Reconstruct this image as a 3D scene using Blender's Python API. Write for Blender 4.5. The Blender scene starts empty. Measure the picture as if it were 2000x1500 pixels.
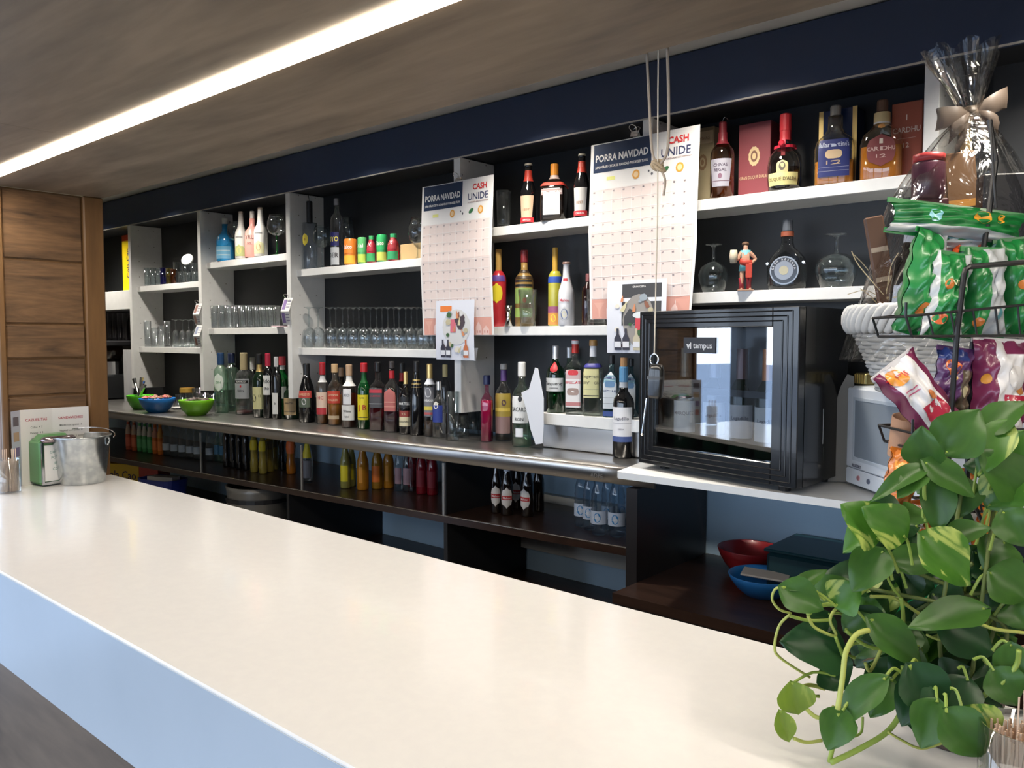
import bpy, math, random
from mathutils import Vector, Matrix
rnd = random.Random(7)
SC = bpy.context.scene
COL = SC.collection
PI = math.pi

# ------------------------------------------------------------------ camera
CAM = Vector((0, 0, 1.5)); FPX = 1580.0; YAW = 0.7161727; PIT = -0.0572683
_cy, _sy = math.cos(YAW), math.sin(YAW)
FW = Vector((-_sy*math.cos(PIT), _cy*math.cos(PIT), math.sin(PIT)))
RT = Vector((_cy, _sy, 0)); UP = RT.cross(FW)
cam_data = bpy.data.cameras.new('camera'); cam = bpy.data.objects.new('camera', cam_data); COL.objects.link(cam)
cam_data.sensor_width = 36; cam_data.lens = FPX*36/2000; cam_data.clip_start = 0.05; cam_data.clip_end = 100
m = Matrix((RT, UP, -FW)).transposed().to_4x4(); m.translation = CAM; cam.matrix_world = m
SC.camera = cam

def ray(x, y): return FW*FPX + RT*(x-1000) - UP*(y-750)
def pY(x, y, Y): d = ray(x, y); return CAM + d*(Y/d.y)
def pX(x, y, X): d = ray(x, y); return CAM + d*(X/d.x)
def pZ(x, y, Z): d = ray(x, y); return CAM + d*((Z-1.5)/d.z)
def pC(x, y, c): return CAM + ray(x, y)*(c/FPX)
def depth(p): return (Vector(p)-CAM).dot(FW)

# ------------------------------------------------------------------ world, light, exposure
w = bpy.data.worlds.new('world'); SC.world = w; w.use_nodes = True
nt = w.node_tree; bg = nt.nodes['Background']
tc = nt.nodes.new('ShaderNodeTexCoord'); sx = nt.nodes.new('ShaderNodeSeparateXYZ'); cr = nt.nodes.new('ShaderNodeValToRGB')
nt.links.new(tc.outputs['Generated'], sx.inputs[0]); nt.links.new(sx.outputs['Z'], cr.inputs[0]); nt.links.new(cr.outputs[0], bg.inputs[0])
cr.color_ramp.elements[0].color = (.72, .84, 1, 1); cr.color_ramp.elements[1].color = (.35, .58, 1, 1)
bg.inputs[1].default_value = 5.0
SC.view_settings.view_transform = 'Standard'; SC.view_settings.look = 'None'
SC.view_settings.exposure = 0.22; SC.view_settings.gamma = 1.0; SC.view_settings.use_curve_mapping = False
try:
    SC.cycles.transparent_max_bounces = 40; SC.cycles.max_bounces = 8; SC.cycles.diffuse_bounces = 4
    SC.cycles.use_denoising = True; SC.cycles.sample_clamp_indirect = 6; SC.cycles.caustics_reflective = False; SC.cycles.caustics_refractive = False
except Exception: pass

def area(name, loc, rot, sx_, sy_, power, color=(1, 1, 1), portal=False, spread=PI):
    l = bpy.data.lights.new(name, 'AREA'); l.shape = 'RECTANGLE'; l.size = sx_; l.size_y = sy_; l.energy = power; l.color = color; l.spread = spread
    if portal: l.cycles.is_portal = True
    o = bpy.data.objects.new(name, l); COL.objects.link(o); o.location = loc; o.rotation_euler = rot
    return o
WARM = (1, .82, .6)
# daylight through the glazed street front behind the camera and on the left side
area('window_portal_front', (-.5, -3.78, 1.35), (PI/2, 0, 0), 5.4, 1.9, 1, portal=True)
area('window_portal_side', (-3.18, -1.4, 1.3), (PI/2, 0, -PI/2), 4.4, 1.9, 1, portal=True)
area('window_daylight_front', (-.5, -3.85, 1.35), (PI/2, 0, 0), 5.4, 1.9, 11, (.60, .78, 1))
# ceiling lights of the room behind the camera
area('room_ceiling_light', (-1.5, -1.6, 2.33), (0, 0, 0), 4.0, 1.2, 34, (1, .96, .90))
# light strip recessed in the soffit over the bar
area('light_strip_glow', (-.75, .7435, 1.930), (0, 0, 0), 5.6, .045, 19, (1, .91, .79))
# recessed downlights in the ceiling in front of the bottle shelves
SPOTS = [-5.45, -4.55, -3.72, -2.75, -1.8, -1.05, -.25]

# ------------------------------------------------------------------ materials
_M = {}
def nodes_of(mt): return mt.node_tree.nodes, mt.node_tree.links
def mat(col, rough=.5, metal=0, coat=0, trans=0, emit=0, alpha=1, name=None, spec=.5):
    col = tuple(round(c, 4) for c in col); k = (col, rough, metal, coat, trans, emit, alpha, spec)
    if k in _M: return _M[k]
    mt = bpy.data.materials.new(name or 'paint'); mt.use_nodes = True
    b = mt.node_tree.nodes['Principled BSDF']
    b.inputs['Base Color'].default_value = (*col, 1); b.inputs['Roughness'].default_value = rough; b.inputs['Metallic'].default_value = metal
    b.inputs['Coat Weight'].default_value = coat; b.inputs['Coat Roughness'].default_value = .05
    b.inputs['Transmission Weight'].default_value = trans; b.inputs['Specular IOR Level'].default_value = spec
    if emit: b.inputs['Emission Color'].default_value = (*col, 1); b.inputs['Emission Strength'].default_value = emit
    b.inputs['Alpha'].default_value = alpha
    _M[k] = mt; return mt
def glass(tint=(1, 1, 1), refl=1.0, rough=.03, base=.075, haze=None):
    """thin clear glass: tinted see-through with real fresnel gloss"""
    if haze is None: haze = .02 if min(tint) > .83 else .10
    if haze > .05: tint = tuple(t**.6 for t in tint)
    k = ('g', tuple(tint), refl, rough, base, haze)
    if k in _M: return _M[k]
    mt = bpy.data.materials.new('glass'); mt.use_nodes = True; n, l = nodes_of(mt); n.clear()
    out = n.new('ShaderNodeOutputMaterial'); mix = n.new('ShaderNodeMixShader'); tr = n.new('ShaderNodeBsdfTransparent'); gl = n.new('ShaderNodeBsdfGlossy')
    lw = n.new('ShaderNodeLayerWeight'); pw = n.new('ShaderNodeMath'); pw.operation = 'POWER'; pw.inputs[1].default_value = 2.4
    df = n.new('ShaderNodeBsdfTranslucent'); df.inputs[0].default_value = (*tint, 1); m2 = n.new('ShaderNodeMixShader'); m2.inputs[0].default_value = haze
    mp = n.new('ShaderNodeMapRange'); mp.inputs['From Max'].default_value = 1; mp.inputs['To Min'].default_value = base; mp.inputs['To Max'].default_value = refl*.85
    tr.inputs[0].default_value = (*tint, 1); gl.inputs['Roughness'].default_value = rough
    l.new(lw.outputs['Facing'], pw.inputs[0]); l.new(pw.outputs[0], mp.inputs[0]); l.new(mp.outputs[0], mix.inputs[0]); l.new(tr.outputs[0], m2.inputs[1]); l.new(df.outputs[0], m2.inputs[2]); l.new(m2.outputs[0], mix.inputs[1]); l.new(gl.outputs[0], mix.inputs[2]); l.new(mix.outputs[0], out.inputs[0])
    _M[k] = mt; return mt
def wood(name, c1, c2, scale=(1, 8, 8), rough=.45, rot=(0, 0, 0), bump=.15, coat=0):
    mt = bpy.data.materials.new(name); mt.use_nodes = True; n, l = nodes_of(mt); b = n['Principled BSDF']
    tc = n.new('ShaderNodeTexCoord'); mp = n.new('ShaderNodeMapping'); mp.inputs['Scale'].default_value = scale; mp.inputs['Rotation'].default_value = rot
    n1 = n.new('ShaderNodeTexNoise'); n1.inputs['Scale'].default_value = 2.2; n1.inputs['Detail'].default_value = 9; n1.inputs['Distortion'].default_value = 1.4
    n2 = n.new('ShaderNodeTexNoise'); n2.inputs['Scale'].default_value = 14; n2.inputs['Detail'].default_value = 4
    mx = n.new('ShaderNodeMath'); mx.operation = 'MULTIPLY_ADD'; mx.inputs[1].default_value = .35; 
    cr = n.new('ShaderNodeValToRGB'); cr.color_ramp.elements[0].position = .35; cr.color_ramp.elements[1].position = .85
    cr.color_ramp.elements[0].color = (*c1, 1); cr.color_ramp.elements[1].color = (*c2, 1)
    l.new(tc.outputs['Object'], mp.inputs[0]); l.new(mp.outputs[0], n1.inputs[0]); l.new(mp.outputs[0], n2.inputs[0])
    l.new(n2.outputs[0], mx.inputs[0]); l.new(n1.outputs[0], mx.inputs[2]); l.new(mx.outputs[0], cr.inputs[0]); l.new(cr.outputs[0], b.inputs['Base Color'])
    bp = n.new('ShaderNodeBump'); bp.inputs['Strength'].default_value = bump; bp.inputs['Distance'].default_value = .004; l.new(mx.outputs[0], bp.inputs['Height']); l.new(bp.outputs[0], b.inputs['Normal'])
    b.inputs['Roughness'].default_value = rough; b.inputs['Coat Weight'].default_value = coat
    return mt
def noisy(name, c1, c2, scale=8, rough=.5, metal=0, stretch=(1, 1, 1), bump=0, rvar=0, coat=0):
    mt = bpy.data.materials.new(name); mt.use_nodes = True; n, l = nodes_of(mt); b = n['Principled BSDF']
    tc = n.new('ShaderNodeTexCoord'); mp = n.new('ShaderNodeMapping'); mp.inputs['Scale'].default_value = stretch
    n1 = n.new('ShaderNodeTexNoise'); n1.inputs['Scale'].default_value = scale; n1.inputs['Detail'].default_value = 5
    cr = n.new('ShaderNodeValToRGB'); cr.color_ramp.elements[0].position = .38; cr.color_ramp.elements[1].position = .65
    cr.color_ramp.elements[0].color = (*c1, 1); cr.color_ramp.elements[1].color = (*c2, 1)
    l.new(tc.outputs['Object'], mp.inputs[0]); l.new(mp.outputs[0], n1.inputs[0]); l.new(n1.outputs[0], cr.inputs[0]); l.new(cr.outputs[0], b.inputs['Base Color'])
    b.inputs['Roughness'].default_value = rough; b.inputs['Metallic'].default_value = metal; b.inputs['Coat Weight'].default_value = coat
    if bump:
        bp = n.new('ShaderNodeBump'); bp.inputs['Strength'].default_value = bump; bp.inputs['Distance'].default_value = .003; l.new(n1.outputs[0], bp.inputs['Height']); l.new(bp.outputs[0], b.inputs['Normal'])
    if rvar:
        mr = n.new('ShaderNodeMapRange'); mr.inputs['To Min'].default_value = rough-rvar; mr.inputs['To Max'].default_value = rough+rvar; l.new(n1.outputs[0], mr.inputs[0]); l.new(mr.outputs[0], b.inputs['Roughness'])
    return mt
CLEAR = glass((.93, .95, .96)); CLEAR2 = glass((.86, .9, .91), 1.0, .03, .05)
WHITE = noisy('white_melamine', (.80, .80, .79), (.83, .83, .82), 30, .38)
NAVY = mat((.026, .044, .10), .5, name='navy_laminate', spec=.5)
DARK = mat((.012, .012, .014), .5, name='dark_panel')
BLACK = mat((.008, .009, .011), .22, coat=.3, name='black_plastic')
STEEL = noisy('brushed_steel', (.50, .48, .46), (.55, .53, .51), 3, .3, 1, (.6, 12, 12), 0, .03)
CHROME = mat((.75, .75, .76), .12, 1, name='chrome')
WIRE = mat((.012, .012, .013), .35, name='black_wire')
SOFFIT = wood('soffit_wood', (.095, .070, .050), (.29, .22, .155), (.55, 3.2, 3.2), .5, (0, 0, .12), .1)
PLANK = wood('plank_wood', (.030, .015, .006), (.20, .108, .048), (6, 1.3, 9), .65, (0, 0, 0), .6)
FRAMEW = wood('frame_wood', (.115, .056, .017), (.20, .10, .033), (6, 6, .8), .55, (0, 0, 0), .2)
BROWN = wood('dark_brown_laminate', (.018, .009, .006), (.05, .026, .018), (1, 9, 9), .3, (0, 0, 0), .05)
QUARTZ = noisy('white_quartz', (.83, .81, .785), (.85, .83, .80), 60, .18, coat=.3)
PAPER = mat((.86, .86, .85), .7, name='paper')

# ------------------------------------------------------------------ mesh helpers
def mesh(name, V, F, mt=None, parent=None, loc=(0, 0, 0), rot=(0, 0, 0), smooth=False, mats=None, fm=None):
    me = bpy.data.meshes.new(name); me.from_pydata([tuple(v) for v in V], [], F)
    if mats:
        for q in mats: me.materials.append(q)
        if fm: me.polygons.foreach_set('material_index', fm)
    elif mt: me.materials.append(mt)
    if smooth: me.polygons.foreach_set('use_smooth', [True]*len(me.polygons))
    me.update()
    o = bpy.data.objects.new(name, me); COL.objects.link(o); o.location = loc; o.rotation_euler = rot
    if parent: o.parent = parent
    return o
def empty(name, loc, rz=0, label=None, cat=None, group=None):
    o = bpy.data.objects.new(name, None); COL.objects.link(o); o.location = loc; o.rotation_euler = (0, 0, rz); o.empty_display_size = .05
    return tag(o, label, cat, group)
def tag(o, label=None, cat=None, group=None, kind=None):
    if label: o['label'] = label
    if cat: o['category'] = cat
    if group: o['group'] = group
    if kind: o['kind'] = kind
    return o
class MB:
    def __init__(s): s.V = []; s.F = []
    def add(s, V, F):
        k = len(s.V); s.V += [tuple(v) for v in V]; s.F += [tuple(i+k for i in f) for f in F]; return s
    def box(s, a, b, bev=0):
        x0, y0, z0 = a; x1, y1, z1 = b
        if not bev:
            V = [(x, y, z) for z in (z0, z1) for y in (y0, y1) for x in (x0, x1)]
            return s.add(V, [(0, 2, 3, 1), (4, 5, 7, 6), (0, 1, 5, 4), (2, 6, 7, 3), (0, 4, 6, 2), (1, 3, 7, 5)])
        c = ((x0+x1)/2, (y0+y1)/2, (z0+z1)/2); h = ((x1-x0)/2, (y1-y0)/2, (z1-z0)/2); e = min(bev, min(h)*.9)
        V = []; idx = {}
        for sx_ in (-1, 1):
            for sy_ in (-1, 1):
                for sz_ in (-1, 1):
                    for ax in range(3):
                        v = [sx_*(h[0]-e), sy_*(h[1]-e), sz_*(h[2]-e)]; v[ax] = (sx_, sy_, sz_)[ax]*h[ax]
                        idx[(sx_, sy_, sz_, ax)] = len(V); V.append((v[0]+c[0], v[1]+c[1], v[2]+c[2]))
        F = []
        for ax in range(3):
            o1, o2 = [a_ for a_ in range(3) if a_ != ax]
            for sg in (-1, 1):
                q = []
                for p1, p2 in ((-1, -1), (1, -1), (1, 1), (-1, 1)):
                    sgn = [0, 0, 0]; sgn[ax] = sg; sgn[o1] = p1; sgn[o2] = p2; q.append(idx[(*sgn, ax)])
                if (sg < 0) != (ax == 1): q = q[::-1]
                F.append(tuple(q))
        for ax in range(3):   # edges along ax
            o1, o2 = [a_ for a_ in range(3) if a_ != ax]
            for p1 in (-1, 1):
                for p2 in (-1, 1):
                    q = []
                    for sg, a_ in ((-1, o1), (1, o1), (1, o2), (-1, o2)):
                        sgn = [0, 0, 0]; sgn[ax] = sg; sgn[o1] = p1; sgn[o2] = p2; q.append(idx[(*sgn, a_)])
                    F.append(tuple(q))
        for a_ in (-1, 1):
            for b_ in (-1, 1):
                for c_ in (-1, 1): F.append(tuple(idx[(a_, b_, c_, k)] for k in range(3)))
        return s.add(V, F)
    def tube(s, pts, r, seg=8, cap=True):
        pts = [Vector(p) for p in pts]; n = len(pts); rr = r if isinstance(r, (list, tuple)) else [r]*n
        V = []; F = []; prev = None
        for i, p in enumerate(pts):
            t = (pts[min(i+1, n-1)]-pts[max(i-1, 0)])
            if t.length < 1e-9: t = Vector((0, 0, 1))
            t.normalize()
            if prev is None: a = t.orthogonal().normalized()
            else:
                a = prev - t*prev.dot(t); a = a.normalized() if a.length > 1e-6 else t.orthogonal().normalized()
            prev = a; b = t.cross(a)
            for k in range(seg):
                th = 2*PI*k/seg; V.append(p + (a*math.cos(th)+b*math.sin(th))*rr[i])
        for i in range(n-1):
            for k in range(seg):
                k2 = (k+1) % seg; F.append((i*seg+k, i*seg+k2, (i+1)*seg+k2, (i+1)*seg+k))
        if cap: F.append(tuple(range(seg-1, -1, -1))); F.append(tuple((n-1)*seg+k for k in range(seg)))
        return s.add(V, F)
    def loft(s, prof, R, H, seg=20, p=2, asp=1, x=0, y=0, z=0, closed=True):
        V = []; F = []
        for (zf, rf) in prof:
            for k in range(seg):
                t = 2*PI*k/seg; q = xsec(t, rf, R, p, asp); V.append((x+q[0], y+q[1], z+zf*H))
        for i in range(len(prof)-1):
            for k in range(seg):
                k2 = (k+1) % seg; F.append((i*seg+k, i*seg+k2, (i+1)*seg+k2, (i+1)*seg+k))
        if closed: F.append(tuple(range(seg-1, -1, -1))); F.append(tuple((len(prof)-1)*seg+k for k in range(seg)))
        return s.add(V, F)
    def prism(s, poly, z0, z1):
        n = len(poly); V = [(x, y, z0) for x, y in poly]+[(x, y, z1) for x, y in poly]
        F = [tuple(range(n-1, -1, -1)), tuple(range(n, 2*n))]+[(i, (i+1) % n, n+(i+1) % n, n+i) for i in range(n)]
        return s.add(V, F)
    def build(s, name, mt, parent=None, loc=(0, 0, 0), rot=(0, 0, 0), smooth=False, **k):
        return mesh(name, s.V, s.F, mt, parent, loc, rot, smooth, **k)
def xsec(t, rf, R, p=2, asp=1):
    c, s_ = math.cos(t), math.sin(t)
    b = min(1, max(0, (rf-.45)/.4)); pp = 2+(p-2)*b; aa = 1+(asp-1)*b
    f = lambda v: math.copysign(abs(v)**(2/pp), v)
    return (f(c)*rf*R, f(s_)*rf*R*aa)
def smooth_path(pts, n=6):
    P_ = [Vector(p) for p in pts]; out = []
    for i in range(len(P_)-1):
        p0 = P_[max(i-1, 0)]; p1 = P_[i]; p2 = P_[i+1]; p3 = P_[min(i+2, len(P_)-1)]
        for k in range(n):
            t = k/n; out.append(.5*((2*p1)+(p2-p0)*t+(2*p0-5*p1+4*p2-p3)*t*t+(3*p1-p0-3*p2+p3)*t**3))
    out.append(P_[-1]); return out
ORD = ['first', 'second', 'third', 'fourth', 'fifth', 'sixth', 'seventh', 'eighth', 'ninth', 'tenth', 'eleventh', 'twelfth', 'thirteenth', 'fourteenth', 'fifteenth', 'sixteenth']

# text as flat triangulated outline, normalised to height 1 capital
_T = {}
def text_geo(s, bold=0):
    k = (s, bold)
    if k in _T: return _T[k]
    cu = bpy.data.curves.new('lettering', 'FONT'); cu.body = s; cu.size = 1; cu.resolution_u = 2; cu.offset = bold; cu.align_x = 'LEFT'
    o = bpy.data.objects.new('lettering', cu); COL.objects.link(o); bpy.context.view_layer.update()
    me = bpy.data.meshes.new_from_object(o.evaluated_get(bpy.context.evaluated_depsgraph_get()))
    V = [(v.co.x, v.co.y) for v in me.vertices]; F = [tuple(p.vertices) for p in me.polygons]
    bpy.data.objects.remove(o); bpy.data.curves.remove(cu); bpy.data.meshes.remove(me)
    if V:
        x0 = min(v[0] for v in V); x1 = max(v[0] for v in V)
        V = [(v[0]-(x0+x1)/2, v[1]-.35) for v in V]; W = x1-x0
    else: W = 0
    _T[k] = (V, F, W); return _T[k]
def add_text(mb, s, fn, cx, cy, size, maxw=None, bold=.012, xs=1):
    """fn maps (x,y) in local plane -> 3D point"""
    V, F, W = text_geo(s, bold); kx = size*xs
    if maxw and W*kx > maxw: kx = maxw/W
    mb.add([fn(cx+x*kx, cy+y*size) for x, y in V], F)

# ------------------------------------------------------------------ the setting
YS = 2.26                    # front plane of the bottle shelving
YB = YS*1.087                # its back panel
K = YS/2.52
def struct(o, name=None): o['kind'] = 'structure'; return o
ZB, ZST, ZBO = 1.06, 1.0963, 1.116     # bar top, steel worktop, white board
struct(MB().box((-7.1, .86, -.1), (3.1, 2.7, 0)).box((-3.3, -3.9, -.1), (3.1, .86, 0)).build('floor', noisy('floor_tile', (.16, .14, .12), (.22, .2, .17), 5, .35)))
struct(MB().box((-7.1, .86, 2.375), (3.1, 2.7, 2.5)).box((-3.3, -3.9, 2.375), (3.1, .86, 2.5)).build('ceiling', mat((.62, .61, .58), .8, name='ceiling_plaster')))
struct(MB().box((-7.1, 2.6, 0), (3.1, 2.7, 2.375)).build('wall_back', noisy('painted_wall', (.50, .69, .87), (.53, .72, .89), 4, .7)))
struct(MB().box((3.0, -3.9, 0), (3.1, 2.7, 2.375)).build('wall_right', mat((.55, .53, .5), .8, name='wall_paint')))
struct(MB().box((-7.1, .96, 0), (-7, 2.7, 2.375)).box((-7.1, .86, 0), (-3.2, .96, 2.375)).build('wall_left', mat((.55, .53, .5), .8)))
struct(MB().box((-3.3, -3.8, 0), (-3.2, .80, .25)).box((-3.3, -3.8, 2.15), (-3.2, .80, 2.375)).box((-3.3, .80, .25), (-3.2, .86, 2.15)).box((-3.3, -3.8, .25), (-3.2, -3.6, 2.15)).build('wall_shopfront', mat((.12, .12, .13), .5)))
for i, (y0, y1) in enumerate(((.05, .80), (-1.2, -.1), (-2.4, -1.2), (-3.6, -2.4))):
    wf = MB().box((-3.28, y0, .25), (-3.22, y0+.05, 2.15)).box((-3.28, y1-.03, .25), (-3.22, y1, 2.15)).box((-3.28, y0, .25), (-3.22, y1, .31)).box((-3.28, y0, 2.09), (-3.22, y1, 2.15))
    struct(wf.build('window_%d' % (i+5), mat((.06, .065, .07), .4)))
struct(MB().box((-3.29, -.1, .25), (-3.2, .05, 2.15)).build('trim_4', mat((.03, .032, .036), .4)))
WF = MB().box((-3.3, -3.9, 0), (3.1, -3.8, .4)).box((-3.3, -3.9, 2.3), (3.1, -3.8, 2.375)).box((2.2, -3.9, .4), (3.1, -3.8, 2.3)).box((-3.3, -3.9, .4), (-3.2, -3.8, 2.3))
struct(WF.build('wall_front', mat((.55, .53, .5), .8)))
for i in range(4):
    x = -3.2+i*1.35
    wf = MB().box((x, -3.88, .4), (x+.07, -3.8, 2.3)).box((x+1.28, -3.88, .4), (x+1.35, -3.8, 2.3)).box((x, -3.88, .4), (x+1.35, -3.8, .47)).box((x, -3.88, 2.23), (x+1.35, -3.8, 2.3)).box((x, -3.88, 1.0), (x+1.35, -3.82, 1.05))
    struct(wf.build('window_%d' % (i+1), mat((.1, .1, .11), .4)))
struct(MB().box((-40, -30, -.25), (30, 25, -.12)).build('ground_outside', mat((.3, .3, .31), .9)))

# wooden soffit over the bar with light slot
sf = empty('wooden_soffit', (0, 0, 1.94)); sf['kind'] = 'structure'
LY0, LY1 = .722, .765
for (y0, y1) in ((-.6, LY0), (LY1, 1.103)):
    for (x0, x1) in ((-2.68, -1.905), (-1.904, 3.0)) if y0 < 0 else ((-2.68, 3.0),):
        MB().box((x0, y0, 0), (x1, y1, .43)).build('soffit_panel', SOFFIT, sf)
MB().box((-2.68, LY0, .02), (3.0, LY1, .43)).build('slot_backing', SOFFIT, sf)
MB().box((-2.66, LY0, -.005), (2.95, LY1, .012)).build('light_diffuser', mat((1, .86, .66), .4, emit=9, name='led_diffuser'), sf)

# wooden end wall at the left of the bar
XW = -2.68
ew = empty('wall_end_wood', (XW, 0, 0)); ew['kind'] = 'structure'
MB().box((-.13, .80, 0), (-.012, 1.103, 1.94)).build('core', FRAMEW, ew)
yl = pX(167, 600, XW).y; yl0 = pX(9, 600, XW).y
zj = [pX(90, v, XW).z for v in (380, 509, 633, 700, 772, 925)]; zj = [1.94]+zj[1:5]+[0.9]
for k, (a, b) in enumerate(zip(zj[1:], zj[:-1])):
    d = rnd.uniform(-.003, .003)
    MB().box((-.012, yl0+.003, a+.0028), (-.003+d*1.6, yl-.003, b-.0028), .003).build('plank', PLANK, ew)
MB().box((-.012, yl, 0), (.006, 1.103, 1.94), .004).build('frame_board', FRAMEW, ew)
MB().box((-.012, .80, 0), (.006, yl0, 1.94), .003).build('frame_board', FRAMEW, ew)

# ------------------------------------------------------------------ bar counter
bar = empty('bar_counter', (-1, .8, 0), 0, 'long white bar counter with glossy top and pale apron over wood cladding', 'counter')
def rel(o, *pts): return [tuple(Vector(p)-o.location) for p in pts]
a, b = rel(bar, (XW+.0075, .50, ZB-.02), (2.6, 1.103, ZB)); MB().box(a, b, .002).build('countertop', QUARTZ, bar)
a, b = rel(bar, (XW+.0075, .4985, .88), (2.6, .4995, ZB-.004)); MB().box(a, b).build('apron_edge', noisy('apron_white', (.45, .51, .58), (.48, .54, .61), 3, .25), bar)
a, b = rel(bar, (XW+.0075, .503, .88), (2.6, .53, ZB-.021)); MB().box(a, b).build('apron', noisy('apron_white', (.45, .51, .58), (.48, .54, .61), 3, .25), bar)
a, b = rel(bar, (XW+.0075, .56, 0), (2.6, .60, .9)); MB().box(a, b).build('front_cladding', wood('cladding_wood', (.060, .042, .030), (.17, .125, .09), (.6, 3, 3), .5), bar)
a, b = rel(bar, (XW+.0075, 1.03, .2), (2.6, 1.06, ZB-.02)); MB().box(a, b).build('rear_panel', DARK, bar)

# ------------------------------------------------------------------ shelving
XD = [v*K for v in (-5.726, -4.765, -3.81, -2.53, -1.575, -.65)]
def zz(z, Y=YS+.035): return 1.5+(z-1.5)*Y/2.52
ZDB, ZFB, ZFT = 1.5-.331*K, 1.5+.776*K, 2.375
unit = empty('bottle_shelving', (-2.5, YS, ZDB), 0, 'white shelving with upright panels and navy back behind the bar', 'shelving')
U = unit.location
TH = .036
for i, x in enumerate(XD):
    zb = ZDB if i < 5 else 1.42
    if i == 0: zb = ZDB-.02
    mb = MB().box(tuple(Vector((x, YS, zb))-U), tuple(Vector((x+TH, YB, ZFB))-U), .0015)
    up = mb.build('upright_panel', WHITE, unit)
    hm = MB()
    for zc_ in [zb+.12+.096*k for k in range(11)]:
        for yc in (YS+.05, YB-.05):
            c = Vector((x+TH+.0004, yc, zc_))-U; hm.add([(c.x, c.y+.003*math.cos(t), c.z+.003*math.sin(t)) for t in [k*PI/3 for k in range(6)]], [tuple(range(6))])
    tag(hm.build('peg_holes', mat((.25, .23, .2), .8), up), kind='stuff')
MB().box(tuple(Vector((-6.2, YB+.001, ZBO-.004))-U), tuple(Vector((.6, YB+.02, ZFB+.003))-U)).build('back_panel', noisy('navy_back', (.017, .019, .021), (.022, .023, .025), 3, .45), unit)
S1, S2, S3, S4, S5 = zz(1.849), zz(1.955), zz(1.861), 1.907+(.466*(K-.873)), zz(1.968)
L1, L2, L3, L4, L5 = zz(1.437), zz(1.557), zz(1.446), zz(1.546), zz(1.654)
BAY = [(XD[i]+TH, XD[i+1]) for i in range(5)]
for bay, zs in ((0, (S1, L1)), (1, (S2, L2)), (2, (S3, L3)), (3, (S4, L4)), (4, (S5, L5))):
    for z in zs:
        MB().box(tuple(Vector((BAY[bay][0], YS+.035, z-.034))-U), tuple(Vector((BAY[bay][1], YB, z))-U), .0015).build('shelf_board', WHITE, unit)
# thick shelf left of the first upright
z0 = pY(225, 568, YS).z; MB().box(tuple(Vector((-6.15, YS+.02, z0-.12))-U), tuple(Vector((XD[0], YB, z0))-U), .002).build('shelf_board', WHITE, unit)
struct(MB().box((-6.3, YS-.004, ZFB), (2.0, YS+.02, ZFT-.006)).build('trim_1', NAVY))
struct(MB().box((-6.3, YS+.02, ZFB+.004), (2.0, YB+.02, ZFB+.03)).build('trim_2', DARK))
struct(MB().box((-6.3, YS-.006, ZFB-.003), (2.0, YS-.001, ZFB+.0015)).build('trim_3', mat((.5, .48, .44), .4)))
struct(MB().box((XD[5]+.12, YB-.02, .3), (2.9, YB+.02, 2.375)).build('wall_panel', noisy('dark_wall', (.03, .032, .036), (.04, .042, .045), 3, .5)))
dl = []
for i, x in enumerate(SPOTS):
    t = empty('ceiling_downlight', (x, 1.97, 2.366), 0, 'small round recessed ceiling spotlight before the shelving, %s from the left' % ['outermost', 'first', 'second', 'third', 'fourth', 'fifth', 'last'][i], 'light', 'downlights in front of the shelving')
    MB().loft([(0, 1), (.5, 1.05), (1, 1.05)], .04, .008, 20).build('trim_ring', CHROME, t)
    l = bpy.data.lights.new('spot', 'SPOT'); l.energy = 50; l.spot_size = 2.1; l.spot_blend = .9; l.color = (1, .93, .82); l.shadow_soft_size = .05
    o = bpy.data.objects.new('lamp', l); COL.objects.link(o); o.parent = t; o.location = (0, 0, -.01); o.rotation_euler = (.12, 0, 0)

# ------------------------------------------------------------------ back counter (steel worktop on dark cupboards)
bc = empty('steel_worktop', (-3, 2.2, ZST), 0, 'long stainless steel worktop with rounded front lip under the bottles', 'worktop')
O = bc.location
XA, XB = -6.2, -1.29
def fedge(x): return 1.909+(x+4.62)*(2.138-1.909)/(4.62-1.43)
def lip(x): return .042+.018*(x+4.6)/3.2
prof = []
V = []; F = []; xs = [XA+(XB-XA)*k/24 for k in range(25)]
for x in xs:
    y = fedge(x); h = lip(x)
    pr = [(YB-.001, 0), (y+.03, 0), (y+.018, -.0012), (y+.008, -.005), (y+.002, -.012), (y, -.02), (y, -h), (y+.010, -h-.003), (y+.014, -.02), (YB-.001, -.02)]
    V += [(x-O.x, a-O.y, b) for a, b in pr]
n = 10
for i in range(24):
    for k in range(n): F.append((i*n+k, i*n+(k+1) % n, (i+1)*n+(k+1) % n, (i+1)*n+k))
F += [tuple(range(n)), tuple(24*n+k for k in range(n-1, -1, -1))]
mesh('worktop', V, F, STEEL, bc, smooth=False)
for p_ in bc.children[0].data.polygons: p_.use_smooth = True
mb = MB(); q = pY(1160, 929, fedge(-1.6)-.001); add_text(mb, 'BADPE', lambda x, y: (q.x-O.x+x, fedge(q.x)-O.y-.0012, q.z-O.z+y), 0, 0, .02, bold=.01)
mb.build('stamped_lettering', mat((.12, .11, .1), .4), bc)
# raised steel housing with a white board on top
xh0 = pY(1060, 850, 2.31).x; xh1 = XD[4]+.028
hs = empty('steel_housing', ((xh0+xh1)/2, 2.38, ZST), 0, 'low stainless steel housing on the worktop under the gin bottles', 'housing')
MB().box((xh0-hs.location.x, -.07, .001), (xh1-hs.location.x-.03, .075, .088), .003).build('steel_cover', STEEL, hs)
ZL6 = 1.5-.301*2.29/2.52
MB().box((xh0-hs.location.x-.004, -.09, .0885), (xh1-hs.location.x-.03, .075, ZL6-ZST), .0015).build('shelf_board', WHITE, hs)

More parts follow.
